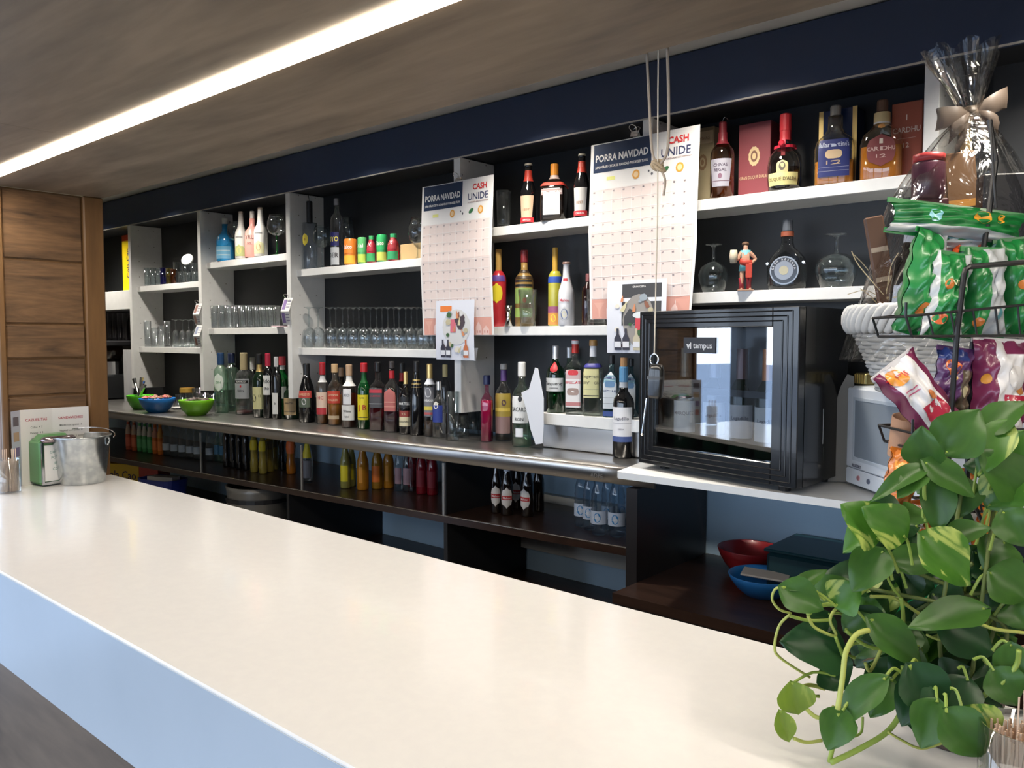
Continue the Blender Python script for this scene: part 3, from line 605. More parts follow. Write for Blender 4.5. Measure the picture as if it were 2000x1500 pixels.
bl = B('red and clear bottle half hidden by the left edge of the second poster', 'tall', 1148, 24, glass((.5, .2, .22)), ytop=535, Y=Y4+.05, Z=L4, cap=((.3, .1, .1), .85, .4))

# --- fifth bay, top shelf
Y5 = 2.34
def carton(label, px0, px1, ytop, Y, Z, dp, col, txts=(), rough=.45, name='gift_box', edge=None):
    a = pY(px0, 400, Y); b_ = pY(px1, 400, Y); h = pY((px0+px1)/2, ytop, Y).z-Z
    o = empty(name, ((a.x+b_.x)/2, Y, Z+.0004), 0, label, 'box'); hw = abs(b_.x-a.x)/2
    MB().box((-hw, 0, 0), (hw, dp, h), .0015).build('carton', mat(col, rough), o)
    if edge:
        MB().box((-hw-.0005, -.0012, 0), (-hw+.012, -.0002, h)).build('edge_stripe', edge, o); MB().box((hw-.012, -.0012, 0), (hw+.0005, -.0002, h)).build('edge_stripe', edge, o)
    for tx in txts:
        s_, size, c_, v = tx[:4]; mb = MB()
        if s_ == '#oval':
            for k_, (ro, cc) in enumerate(((1, c_), (.62, tx[4]), (.36, c_))):
                mb = MB(); n = 24; mb.add([(ro*size*h*.62*(1+(.08 if (i % 2 and k_ == 0) else 0))*math.cos(2*PI*i/n), -.001-.0004*k_, v*h+ro*size*h*(1+(.08 if (i % 2 and k_ == 0) else 0))*math.sin(2*PI*i/n)) for i in range(n)], [tuple(range(n))]); mb.build('emblem', mat(cc, .5), o)
        elif s_ == '#bar':
            mb.box((-hw*tx[4], -.001, v*h-size*h/2), (hw*tx[4], -.0004, v*h+size*h/2)); mb.build('stripe', mat(c_, .5), o)
        else:
            add_text(mb, s_, lambda x, y: (x, -.001, y+v*h), 0, 0, size*h, hw*1.8); mb.build('lettering', mat(c_, .5), o)
    return o
carton('beige and brown whisky carton half hidden behind the second poster', 1350, 1393, 250, 2.385, S5, .06, (.34, .28, .17), [('#bar', .16, (.62, .52, .34), .87, .9), ('CHIVAS', .06, (.3, .2, .1), .86), ('#oval', .1, (.2, .12, .06), .55, (.34, .28, .17))])
cv = B('whisky bottle with dark red neck and silver shield label with pour spout', 'spirit', 1410, 46, glass((.62, .42, .28)), ytop=239, Y=Y5-.04, Z=S5, cap=((.22, .02, .03), .86, .32), neck=((.22, .02, .03), .70, .86), labs=[(.14, .50, 1.0, (.38, .37, .43), [('CHIVAS', .055, (.05, .03, .06), .78), ('REGAL', .055, (.05, .03, .06), .60), ('#oval', .05, (.2, .1, .15), .38), ('#bar', .008, (.15, .08, .1), .2)], 'trap')], liq=mat((.28, .07, .01), .12, trans=.4, coat=.3), lvl=.5)
MB().tube(smooth_path([(0, 0, cv['_h']), (0, 0, cv['_h']+.008), (.006, 0, cv['_h']+.014), (.018, 0, cv['_h']+.004)]), .0018, 8).build('pour_spout', CHROME, cv)
carton("burgundy red brandy carton with round gold portrait emblem", 1441, 1503, 240, 2.36, S5, .07, (.25, .055, .065), [('#oval', .125, (.70, .52, .28), .55, (.2, .09, .06)), ("GRAN DUQUE D'ALBA", .06, (.6, .42, .25), .27), ('#bar', .006, (.5, .3, .2), .05, .4)])
gd = B('round-bellied brandy bottle with red wax top, red ribbon and yellow label', 'bulb', 1532, 66, glass((.5, .5, .46)), ytop=224, Y=Y5-.02, Z=S5, cap=((.5, .03, .04), .78, .34), neck=((.5, .03, .04), .66, .78), labs=[(.06, .22, .95, (.70, .64, .28), [("DUQUE D'ALBA", .06, (.15, .1, .05), .5)]), (.22, .38, .33, (.6, .52, .25), [('#oval', .08, (.1, .08, .06), .5)], 'arch')], liq=mat((.012, .006, .004), .08), lvl=.3)
h = gd['_h']; r_ = gd['_r']
MB().box((-r_*.16, -r_*.72, h*.44), (r_*.08, -r_*.62, h*.66), .001).build('ribbon', mat((.55, .02, .05), .4), gd, rot=(-.12, 0, 0)); MB().loft([(0, 1.06), (1, 1.06)], r_*.6, .008, 18, closed=False).build('ribbon_ring', mat((.55, .02, .05), .4), gd, (0, 0, h*.55))
MB().loft([(0, .6), (.5, 1), (1, .6)], .0095, .006, 14).build('seal', mat((.5, .02, .04), .3), gd, (-r_*.1, -r_*.66, h*.60), (PI/2, 0, 0))
carton('blue and gold whisky carton standing behind the blue labelled bottle', 1597, 1670, 214, 2.37, S5, .07, (.015, .03, .09), [], .15, edge=GOLD)
B('square shouldered whisky bottle with blue label and grey cap', 'jug', 1629, 74, glass((.90, .86, .75), haze=.06), ytop=208, Y=Y5-.05, Z=S5, cap=((.27, .25, .22), .87, .27), neck=(glass((.8, .8, .75)), .66, .87), p=4, asp=.62, labs=[(.1, .56, .62, (.02, .03, .15), [("Ballantine's", .085, (.45, .5, .65), .86), ('#oval', .08, (.65, .48, .3), .6), ('12', .07, (.65, .48, .3), .38), ('#bar', .004, (.4, .4, .5), .25), ('#bar', .004, (.4, .4, .5), .15)])], liq=WHISKY, lvl=.3, rot=.25)
carton('copper red whisky carton with white name and number twelve', 1737, 1797, 200, 2.36, S5, .07, (.36, .09, .05), [('CARDHU', .1, (.75, .6, .5), .64), ('12', .09, (.75, .6, .5), .44), ('#bar', .004, (.7, .5, .4), .53, .6), ('I', .1, (.8, .7, .6), .8)], .35)
B('flask-shaped whisky bottle with round dark red label and brown cap', 'jug', 1720, 78, glass((.95, .82, .62), haze=.06), ytop=197, Y=Y5-.05, Z=S5, cap=((.14, .07, .04), .85, .26), neck=[((.65, .5, .25), .72, .84), ((.7, .66, .64), .70, .72)], p=3, asp=.5, labs=[(.16, .56, .55, (.24, .06, .06), [('CARDHU', .07, (.7, .5, .45), .55), ('12', .06, (.7, .5, .45), .32), ('I', .09, (.8, .7, .6), .78)], 'oval'), (.63, .69, .3, (.70, .33, .1), [], 'oval')], liq=WHISKY, lvl=.42, rot=.25)

# --- fifth bay, middle shelf
def goblet(label, px, w_, ytop, Y, Z, inv=True, group=None, kind='wine', m_=None, stemm=None, h=None):
    Y = settle(px, Y, Z, w_)
    y_ = 600
    for _ in range(4): q = pY(px, y_, Y); y_ -= (Z-q.z)*FPX/depth(q)
    R = w_/2*depth(q)/FPX; H = h or pY(px, ytop, Y).z-Z
    o = empty('stemmed_glass', (q.x, Y, Z+.0003), 0, label, 'glass', group)
    if kind == 'wine': bowl = [(0, .05), (.02, .35), (.08, .8), (.2, 1), (.35, .98), (.52, .74), (.52, .70), (.35, .93), (.2, .95), (.08, .74), (.03, .25)]; bh, fr, sr = .52, .72, .07
    elif kind == 'snifter': bowl = [(0, .05), (.04, .5), (.14, .86), (.28, 1), (.42, .95), (.66, .68), (.66, .65), (.42, .91), (.28, .96), (.14, .8), (.05, .4)]; bh, fr, sr = .66, .55, .08
    else: bowl = [(0, .08), (.04, .6), (.2, .9), (.62, 1), (.62, .95), (.2, .83), (.06, .5)]; bh, fr, sr = .62, .8, .1
    st = 1-bh
    pr = [(st+a*1.0, b) for a, b in bowl]; foot = [(0, fr), (.012, fr), (.03, fr*.45), (.06, sr*1.3), (st*.5, sr), (st, sr*1.4)]
    if inv: pr = [(1-a, b) for a, b in pr]; foot = [(1-a, b) for a, b in foot]
    MB().loft(pr, R, H, 20, closed=False).build('bowl', m_ or CLEAR, o, smooth=True)
    MB().loft(foot, R, H, 16, closed=True).build('stem', stemm or m_ or CLEAR2, o, smooth=True)
    return o
goblet('large brandy snifter upside down beside the second poster', 1393, 58, 478, 2.33, L5, kind='snifter', m_=CLEAR2)
goblet('large brandy snifter upside down right of the round decanter bottle', 1632, 80, 458, 2.34, L5, kind='snifter', m_=CLEAR2)
dc = B('dark round decanter bottle with silver medallion on the middle shelf', 'bulb', 1536, 76, glass((.35, .37, .40), 1, .03, .06), ytop=430, Y=2.35, Z=L5, cap=((.10, .11, .13), .84, .25), neck=((.30, .08, .04), .76, .83), asp=.5, rot=.15)
h = dc['_h']; r_ = dc['_r']
for k_, (ro, cc, dd) in enumerate(((1, (.28, .30, .33), 0), (.9, (.05, .055, .065), .002), (.66, (.22, .23, .25), .003), (.32, (.36, .31, .2), .004))):
    MB().loft([(0, 1), (1, 1)], r_*.72*ro, .004, 28).build('medallion', mat(cc, .3, .6), dc, (0, -r_*.5-dd, h*.27), (PI/2, 0, 0))
for s_ in (-1, 1): MB().loft([(0, .7), (.5, 1), (1, .7)], .006, .012, 12).build('side_stud', CHROME, dc, (s_*r_*.9, -.01, h*.38), (PI/2, 0, 0))
mb = MB()
for k_, ch in enumerate('GRAN RESERVA'):
    th = PI*(.95-.9*k_/11); rr_ = r_*.56
    add_text(mb, ch, lambda x, y, th=th: (rr_*math.cos(th)+x*math.sin(th)+y*math.cos(th), -r_*.5-.0082, h*.27+rr_*math.sin(th)-x*math.cos(th)+y*math.sin(th)), 0, 0, .0085)
mb.build('lettering', mat((.6, .6, .62), .4), dc)

# figurine
q = pY(1455, 565, 2.30); fg = empty('figurine', (q.x, 2.30, L5+.0004), .5, 'small painted figurine in turquoise tunic and red sash holding a barrel', 'figurine')
fh = pY(1455, 472, 2.30).z-L5
sk = fh/1.0
J = {0: (0, 0, .50), 1: (0, 0, .68), 2: (0, 0, .80), 3: (0, -.01, .86), 4: (0, -.01, .93), 5: (-.10, 0, .76), 6: (-.16, -.04, .62), 7: (-.2, -.12, .66), 8: (.10, 0, .76), 9: (.21, .0, .64), 10: (.12, -.06, .56), 11: (-.06, 0, .46), 12: (-.07, -.02, .26), 13: (-.07, 0, .04), 14: (-.08, -.07, .02), 15: (.06, 0, .46), 16: (.08, 0, .26), 17: (.09, 0, .04), 18: (.10, -.07, .02)}
RD = [.085, .095, .05, .035, .07, .05, .035, .03, .05, .035, .03, .06, .042, .032, .03, .06, .042, .032, .03]
Eg = [(0, 1), (1, 2), (2, 3), (3, 4), (2, 5), (5, 6), (6, 7), (2, 8), (8, 9), (9, 10), (0, 11), (11, 12), (12, 13), (13, 14), (0, 15), (15, 16), (16, 17), (17, 18)]
me = bpy.data.meshes.new('body'); me.from_pydata([tuple(c*sk for c in J[i]) for i in range(19)], Eg, []); o = bpy.data.objects.new('body', me); COL.objects.link(o); o.parent = fg
o.modifiers.new('skin', 'SKIN'); ss = o.modifiers.new('sub', 'SUBSURF'); ss.levels = 1; ss.render_levels = 1
me.skin_vertices[0].data[0].use_root = True
for i, r0 in enumerate(RD): me.skin_vertices[0].data[i].radius = (r0*sk, r0*sk)
me.materials.append(mat((.55, .30, .20), .6))
MB().loft([(0, 1), (.5, .75), (.62, .62), (1, .8)], .13*sk, .42*sk, 14, 2, .75).build('tunic', mat((.16, .48, .52), .6), fg, (0, 0, .40*sk), smooth=True)
MB().loft([(0, .8), (.5, 1), (1, .85)], .145*sk, .12*sk, 14, 2, .78).build('sash', mat((.5, .05, .03), .6), fg, (0, 0, .52*sk), (.25, .2, 0), smooth=True)
MB().box((.0, -.12*sk, .25*sk), (.13*sk, -.09*sk, .55*sk), .003).build('sash_tail', mat((.5, .05, .03), .6), fg)
MB().loft([(0, .8), (.5, 1), (1, .8)], .085*sk, .26*sk, 14).build('barrel', mat((.55, .48, .36), .6), fg, (-.24*sk, -.1*sk, .56*sk), smooth=True)
for s_ in (-1, 1): MB().loft([(0, 1), (.6, .8), (1, 1)], .055*sk, .26*sk, 10).build('boot', mat((.28, .02, .03), .5), fg, (.075*s_*sk, 0, 0), smooth=True)
MB().loft([(0, 1), (.6, .95), (1, .3)], .074*sk, .07*sk, 12).build('hair', mat((.12, .06, .03), .7), fg, (0, .005, .93*sk), smooth=True)
MB().box((-.15*sk, -.13*sk, -.0001), (.16*sk, .08*sk, .02*sk)).build('plinth', mat((.5, .3, .2), .6), fg)

# --- first bay
YT = 2.32
for i, (px, yt, w_, c_) in enumerate([(288, 523, 12, None), (299, 523, 12, None), (309, 524, 12, None), (319, 523, 13, (.10, .10, .45)), (330, 524, 12, (.5, .42, .12)), (339, 526, 12, (.35, .12, .04))]):
    tumbler('small shot glass on the first top shelf, %s' % ['clear, nearest the upright', 'clear, middle of three', 'clear, next to the blue one', 'dark blue', 'yellow', 'red-brown'][i], px, yt, w_, YT-.04, S1, flare=.85, m_=glass(c_) if c_ else CLEAR2)
for i, (px, yt, w_, Y) in enumerate([(348, 512, 18, 2.36), (366, 510, 20, 2.37), (380, 514, 14, 2.33), (355, 531, 15, 2.26), (370, 532, 15, 2.26), (384, 530, 12, 2.25)]):
    tumbler('clear small mug in the cluster below the propped dish, %s' % ['back left', 'back middle', 'back right', 'front left', 'front middle', 'front right'][i], px, yt, w_, Y, S1, flare=.9, m_=CLEAR2)
q = pY(366, 507, 2.31); MBd = MB().loft([(0, 1), (.4, 1), (1, .9)], .036, .006, 24)
pl = tag(MBd.build('white_dish', mat((.75, .75, .73), .4), None, (q.x, 2.31, q.z), (1.15, 0, .6), smooth=False), 'white round dish propped up on the glasses of the first top shelf', 'dish')
names = ['first', 'second', 'third', 'fourth', 'fifth', 'sixth']
for i, (px, yt, w_) in enumerate([(289, 627, 14), (302, 640, 15), (316, 636, 14), (328, 627, 13)]):
    tumbler('clear tumbler on the lower first-bay shelf, %s from left' % names[i], px, yt, w_, 2.29, L1, flare=.85)
for i, px in enumerate((344, 358, 370, 380)):
    goblet('small stemmed glass upside down on the lower first-bay shelf, %s from left' % names[i], px, 17, 624, 2.30+.02*(i % 2), L1, kind='flute')
# --- second bay
B('bright blue jug-shaped bottle with white cap on the second bay top shelf', 'jug', 441, 34, mat((.03, .28, .62), .2, coat=.5), ytop=426, Y=2.31, Z=S2, cap=(WH, .86, .34), labs=[(.06, .34, 1.0, (.2, .5, .75), [('#bar', .02, (.6, .75, .85), .3), ('#bar', .02, (.6, .75, .85), .65)]), (.34, .5, .7, (.02, .33, .75), [], 'oval')])
B('white slope-necked bottle with green picture beside the blue bottle', 'malibu', 472, 24, mat((.78, .77, .74), .35), ytop=413, Y=2.29, Z=S2, cap=((.75, .68, .6), .955, .38), labs=[(.06, .3, .9, (.45, .5, .22), [('#oval', .1, (.75, .6, .2), .5)], 'arch'), (.44, .47, .6, (.3, .3, .3), [])])
B('pink strawberry liqueur jug bottle with black lettering between white bottles', 'jug', 494, 30, mat((.85, .38, .33), .3, coat=.3), ytop=412, Y=2.33, Z=S2, cap=((.85, .8, .75), .84, .3), labs=[(.28, .5, .7, (.85, .4, .36), [('TRU', .12, BK, .7), ('DEL', .06, BK, .1)])])
B('white slope-necked bottle with palm picture, tallest on the second bay top shelf', 'malibu', 510, 26, mat((.80, .78, .75), .35), ytop=405, Y=2.28, Z=S2, cap=((.75, .62, .5), .955, .38), labs=[(.06, .32, .9, (.62, .60, .36), [('#oval', .1, (.45, .3, .15), .5)], 'arch'), (.46, .49, .6, (.3, .3, .3), [])])
goblet('large balloon glass hanging its rim over the blue bottle, upright', 462, 34, 432, 2.37, S2, inv=False, kind='wine')
goblet('large balloon glass with green stem next to the second upright', 541, 36, 420, 2.33, S2, inv=False, kind='wine', stemm=glass((.05, .45, .1)))
k_ = 0
for i in range(10):
    px = 419+i*13.6
    tumbler('tall clear highball glass on the second-bay lower shelf, %s in the front row' % ORD[i], px, 597, 15, 2.275, L2, flare=.78)
for i in range(8):
    px = 436+i*13.8
    tumbler('tall clear highball glass on the second-bay lower shelf, %s in the back row' % ORD[i], px, 596, 14.5, 2.37, L2, flare=.78)
q = pY(532, 634, 2.25); tag(MB().box((-.03, -.03, 0), (.03, .03, .006), .002).build('coaster_pack', mat((.75, .55, .62), .6), None, (q.x, 2.292, L2+.0005), (0, 0, .3)), 'small pink and white packet lying in front of the tall glasses', 'packet')
# --- third bay top
B('tall clear vodka bottle with black pour spout and yellow round label', 'tall', 606, 28, glass((.62, .68, .75)), ytop=393, Y=2.29, Z=S3, cap=(BK, .68, .42), capname='black_neck', labs=[(.34, .52, .5, (.75, .62, .05), [('#oval', .03, (.5, .3, .05), .5)], 'oval')], rot=.2)
vb = [o for o in bpy.data.objects if o.get('label', '').startswith('tall clear vodka bottle')][0]
MB().tube([(0, 0, vb['_h']), (-.002, 0, vb['_h']+.01), (-.007, 0, vb['_h']+.028)], .0022, 8).build('pour_spout', CHROME, vb)
B('tall clear liqueur bottle with navy label lettered in yellow', 'tall', 659, 25, glass((.8, .82, .85)), ytop=388, Y=2.30, Z=S3, cap=(mat((.35, .35, .37), .3, .5), .90, .46), labs=[(.30, .50, 1.0, (.015, .015, .1), [('OTO', .1, (.75, .65, .1), .5)]), (.02, .28, 1.0, (.45, .47, .5), [('DER', .1, BK, .55)])], rot=.2)
goblet('balloon glass lying in front of the shelf between the tall bottles', 630, 36, 442, 2.34, S3, inv=False, kind='wine', m_=CLEAR2)
goblet('clear balloon glass behind the tall navy labelled bottle', 678, 30, 425, 2.40, S3, inv=False, kind='snifter', m_=CLEAR2)
def can(label, px, yt, w_, Y, c1, c2, txt, kind='can', group=None):
    return B(label, kind, px, w_, mat(c1, .3, coat=.3), ytop=yt, Y=Y, Z=S3, labs=[(.05, .35, 1.3, c2, []), (.42, .88, .9, c1, [(txt, .2, (.85, .75, .75), .55)])], name='drink_can', cat='can', cap=(CHROME, .975, .86) if kind == 'can' else (c2, .86, .55), rot=.3)
can('orange juice can, first of the small cans in the third bay', 685, 466, 25, 2.28, (.75, .22, .03), (.8, .45, .05), 'Zalco')
can('green and white juice can right of the orange can', 708, 463, 18, 2.28, (.1, .42, .15), (.45, .6, .1), 'Zal')
can('small dark red juice bottle between two green cans', 726, 461, 19, 2.29, (.35, .02, .04), (.05, .35, .12), 'X', 'juice')
can('tall green juice can in the middle of the small cans', 747, 458, 22, 2.28, (.03, .38, .12), (.55, .6, .12), 'Zalco')
can('small dark red juice bottle right of the tall green can', 769, 457, 24, 2.29, (.35, .03, .04), (.04, .35, .14), 'X', 'juice')
carton('small open brown cardboard box at the right of the small cans', 781, 822, 476, 2.33, S3, .06, (.52, .36, .17), [], .8, name='cardboard_box')
goblet('large clear snifter standing beside the first poster', 816, 38, 425, 2.27, S3, inv=False, kind='snifter')
# --- third bay bottom: hanging row of upside-down wine glasses
for i, px in enumerate((604, 646, 670, 691, 712, 736, 758, 780, 804, 826)):
    goblet('clear wine glass upside down on the long shelf, %s from left in front' % ORD[i], px, 27, 600, 2.285, L3)
for i, px in enumerate((622, 657, 681, 702, 724, 747, 770, 793, 815, 838)):
    goblet('clear wine glass upside down on the long shelf, %s from left in rear' % ORD[i], px, 26, 600, 2.385, L3)

# --- items left of the first upright
bx = carton('tall yellow and red cocoa drink carton beside the first upright', 236, 268, 458, 2.37, z0, .05, (.85, .62, .01), [('#bar', .1, (.7, .08, .03), .95, .98)], .45, name='cocoa_box')
mb = MB(); hh = pY(250, 458, 2.37).z-z0
add_text(mb, 'Cola Cao', lambda x, y: (-.034-y, -.0015, hh*.5+x), 0, 0, .05, hh*.7); mb.build('lettering', mat((.03, .02, .1), .5), bx)
kk = 0
for i, (px, w_) in enumerate([(217, 12), (226, 12), (236, 12), (246, 12)]):
    tumbler('dark smoky tall glass beside the wooden pillar, %s from left' % names[i], px, 612, w_, 2.36+.0*i, pY(230, 665, 2.36).z, flare=.9, m_=glass((.4, .38, .42)))
g_z = pY(230, 665, 2.36).z
cm = empty('coffee_grinder', (pY(230, 790, 2.33).x, 2.30, ZST+.0004), 0, 'dark coffee grinder with steel band partly hidden by the wooden pillar', 'grinder')
gz = g_z-ZST
MB().box((-.26, -.09, 0), (.10, .12, gz*.42), .01).build('machine_base', mat((.03, .032, .035), .3), cm)
MB().loft([(0, 1), (1, 1)], .07, gz*.22, 20).build('steel_band', CHROME, cm, (-.02, 0, gz*.42), smooth=False)
MB().loft([(0, .8), (.5, 1), (1, 1)], .075, gz*.26, 20).build('bean_hopper', glass((.30, .16, .1), 1, .05, .1), cm, (-.02, 0, gz*.64), smooth=True)
MB().box((-.26, -.09, gz*.91), (.12, .13, gz-.0006), .006).build('tray_top', mat((.05, .05, .055), .25, .3), cm)
sp = tag(MB().box((pY(249, 700, 2.28).x-.02, 2.262, ZST+.0005), (pY(249, 700, 2.28).x+.03, 2.30, pY(249, 683, 2.28).z)).build('narrow_carton', mat((.6, .6, .62), .5)), 'narrow pale carton standing against the first upright panel', 'carton')

# --- bowls on the worktop
def bowl(label, px, yb, w_, hpx, col, Z, name='bowl', fill=None, c2=None, R=None, base=None):
    q = base or pZ(px, yb, Z); R = R or w_/2*depth(q)/FPX; H = hpx*depth(q)/FPX
    o = empty(name, (q.x, q.y+R*.5, Z+.0004), 0, label, 'bowl')
    MB().loft([(0, .5), (.03, .53), (.35, .78), (.7, .93), (1, 1), (1.02, .99), (1, .96), (.7, .88), (.35, .72), (.08, .48), (.07, .02)], R, H, 28, closed=False).build('shell', mat(col, .35, coat=.2), o, smooth=True)
    return o, R, H
o, R, H = bowl('blue plastic bowl of snacks between two green bowls', 291, 806, 68, 27, (.02, .2, .62), ZST, name='snack_bowl'); oB = o
def crumble(label, o, R, H, cols, n=14, zf=.95, nm='wrapped_sweets'):
    root = None
    mb = MB(); r2 = random.Random(len(label)); mats = [mat(c, .5) for c in cols]; fm = []
    for i in range(n):
        a = r2.uniform(0, 2*PI); d = R*.62*math.sqrt(r2.random()); s = R*r2.uniform(.12, .26); k0 = len(mb.F)
        V = [(d*math.cos(a)+s*r2.uniform(.7, 1.2)*dx, d*math.sin(a)+s*r2.uniform(.7, 1.2)*dy, H*zf+s*.6*dz+(R-d)*.12) for dx, dy, dz in ((-1, 0, 0), (0, -1, 0), (1, 0, 0), (0, 1, 0), (0, 0, 1), (0, 0, -1))]
        mb.add(V, [(0, 1, 4), (1, 2, 4), (2, 3, 4), (3, 0, 4), (1, 0, 5), (2, 1, 5), (3, 2, 5), (0, 3, 5)]); fm += [i % len(cols)]*8
    x = mesh(nm, mb.V, mb.F, None, None, tuple(o.location), mats=mats, fm=fm)
    return tag(x, label, 'food', kind='stuff')
crumble('heap of brown and red wrapped snacks piled in the blue bowl', oB, R, H, [(.35, .12, .06), (.6, .1, .08), (.5, .35, .2), (.25, .1, .05)], 22, 1.0)
o, R, H = bowl('green plastic bowl behind the blue bowl next to the pillar', 262, 800, 52, 27, (.10, .55, .02), ZST, name='green_bowl')
sc_ = empty('scoop', tuple(o.location+Vector((0, 0, H*.5))), 0, 'shiny metal tongs and scoop standing in the green bowl by the pillar', 'utensil')
MB().tube([(0, 0, 0), (-.06, 0, .10), (-.075, .0, .13)], [.006, .008, .012], 10).build('handle', CHROME, sc_)
for dx, hz in ((.0, .14), (.02, .12), (.035, .1)): MB().tube([(0, 0, 0), (dx*.6, 0, hz*.6), (dx, .01, hz)], [.004, .006, .011], 10).build('prong', CHROME, sc_)
o, R, H = bowl('lime green plastic bowl with dark chocolates on the worktop', 368, 812, 68, 30, (.22, .62, .02), ZST, name='lime_bowl')
crumble('dark chocolates heaped in the lime green bowl', o, R, H, [(.05, .02, .015), (.08, .04, .03)], 18, .92)
q = pZ(337, 797, ZST); jr = empty('honey_jar', (q.x, q.y+.09, ZST+.0004), 0, 'small glass jar with golden lid behind the two bowls', 'jar')
MB().loft([(0, .9), (.1, 1), (.9, 1), (1, .85)], .042, .085, 18).build('glass_body', CLEAR2, jr, smooth=True); MB().loft([(0, 1), (1, .97)], .042, .026, 18).build('lid', mat((.55, .33, .06), .35, .3), jr, (0, 0, .0855))
q = pZ(334, 799, ZST); tag(MB().loft([(0, .6), (.6, 1), (1, 1.02), (.5, .6), (.4, .02)], .04, .01, 22, closed=False).build('saucer', mat((.8, .8, .78), .3), None, (q.x+.02, q.y+.035, ZST+.0005), smooth=True), 'white saucer between the blue and the lime green bowl', 'saucer')

# --- soft drinks on the shelf under the worktop
def D(label, pf, px, yb, w_, gm, h, **k): return B(label, pf, px, w_, gm, yb=yb-2, h=h, Z=ZM, cat=k.pop('cat', 'bottle'), **k)
LM = (.75, .55, .45)
for i, (px, c_, c2) in enumerate([(252, (.65, .12, .06), LM), (263, (.65, .14, .05), LM), (274, (.08, .42, .15), (.8, .8, .75)), (284, (.08, .42, .15), (.8, .8, .75)), (294, (.08, .42, .15), (.8, .8, .75)), (304, (.75, .2, .03), (.8, .4, .3)), (314, (.75, .22, .03), (.8, .4, .1))]):
    D('small %s fruit juice bottle, %s from left under the worktop' % (['orange-red', 'orange-red', 'green and white', 'green and white', 'green and white', 'orange', 'orange'][i], ORD[i]), 'juice', px, 880+i*1.6, 11, mat(c_, .4), .19, labs=[(.5, .8, 1.2, c2, []), (.12, .4, 1.2, tuple(min(1, v*1.2+.05) for v in c_), [])], cap=(c2, .88, .55), name='juice_bottle')
for i, px in enumerate((326, 341, 357, 372, 386, 410)):
    D('clear water bottle with pale label under the bowls, %s from left' % ORD[i], 'pet', px, 892+i*2.0, 15, CLEAR2, .21, labs=[(.16, .34, 1.2, (.45, .55, .66), [])], cap=((.5, .6, .75), .92, .42), name='water_bottle')
for i, px in enumerate((425, 435)):
    D('small tonic bottle with blue label, %s of the pair by the colas' % names[i], 'beer', px, 903+2*i, 12, PGRN, .2, labs=[(.2, .45, 1.1, (.1, .3, .5), [])], cap=((.6, .6, .6), .95, .5), name='tonic_bottle')
for i, (px, dy) in enumerate(((443, 2), (456, 4), (468, 6), (481, 8), (462, -6), (476, -4))):
    D('dark cola bottle under the worktop, %s' % ['first in front from left', 'second in front from left', 'third in front from left', 'fourth in front from left', 'left one at the back', 'right one at the back'][i], 'soda', px, 912+dy, 14, BLKG, .235, cap=((.1, .02, .02), .93, .42), name='cola_bottle')
for i, (px, yb) in enumerate(((497, 924), (514, 927), (527, 923), (537, 918))):
    D('yellow lemon soda bottle with %s, %s of four from left' % ('yellow label' if i < 2 else 'dim label', names[i]), 'soda', px, yb, 16, mat((.42, .33, .06), .15, trans=.3), .225, labs=[(.5, .72, 1.1, (.75, .6, .03), [])] if i < 2 else [(.5, .7, 1.1, (.15, .13, .06), [])], cap=((.7, .6, .1), .93, .42), name='soda_bottle')
D('dark bottle behind the orange soda bottle', 'soda', 552, 920, 14, BLKG, .235, name='cola_bottle')
D('single orange soda bottle with red-orange label', 'soda', 569, 927, 19, mat((.55, .18, .02), .15, trans=.3), .225, labs=[(.45, .72, 1.1, (.75, .15, .03), [])], cap=((.8, .4, .05), .93, .42), name='soda_bottle')
D('clear tonic bottle with yellow neck label left of the empty gap', 'beer', 601, 944, 20, CLEAR2, .232, labs=[(.5, .78, 1.2, (.65, .55, .03), []), (.1, .45, 1.2, (.10, .11, .14), [])], cap=((.6, .6, .6), .95, .5), name='tonic_bottle')
JC = {'y': (mat((.38, .36, .10), .15, trans=.3), (.75, .65, .02)), 'o': (mat((.62, .25, .02), .15, trans=.3), (.7, .3, .03)), 'a': (mat((.45, .22, .02), .15, trans=.3), (.75, .18, .02)), 'r': (mat((.25, .01, .02), .15, trans=.2), (.3, .02, .03)), 'c': (CLEAR2, (.5, .3, .32))}
tx_ = {'y': 'cloudy lemon juice bottle with yellow label', 'o': 'glowing orange juice bottle', 'a': 'amber juice bottle with orange label', 'r': 'deep red juice bottle', 'c': 'clear bottle with red and white label'}
for i, (px, yb, c_, w_) in enumerate([(675, 955, 'y', 20), (687, 953, 'y', 17), (709, 958, 'o', 23), (737, 956, 'a', 22), (759, 955, 'o', 21), (780, 960, 'c', 18), (797, 961, 'c', 20), (806, 952, 'r', 20), (824, 966, 'r', 22), (845, 968, 'r', 22), (835, 956, 'r', 20)]):
    D('%s, %s from left in the colourful row' % (tx_[c_], ORD[i]), 'beer', px, yb, w_, JC[c_][0], .230, labs=[(.14, .45, .8 if c_ != 'o' else .3, JC[c_][1], [])], cap=((.5, .5, .5), .96, .46), name='juice_bottle')
for i, (px, yb) in enumerate(((900, 982), (932, 984))):
    D('large black bottle %s on the dark shelf' % ['without visible label', 'with small red and gold label'][i], 'spirit', px, yb, 30, BLKG, .236, labs=[(.1, .36, .25, (.5, .2, .05), [])] if i else [], p=3, name='black_bottle')
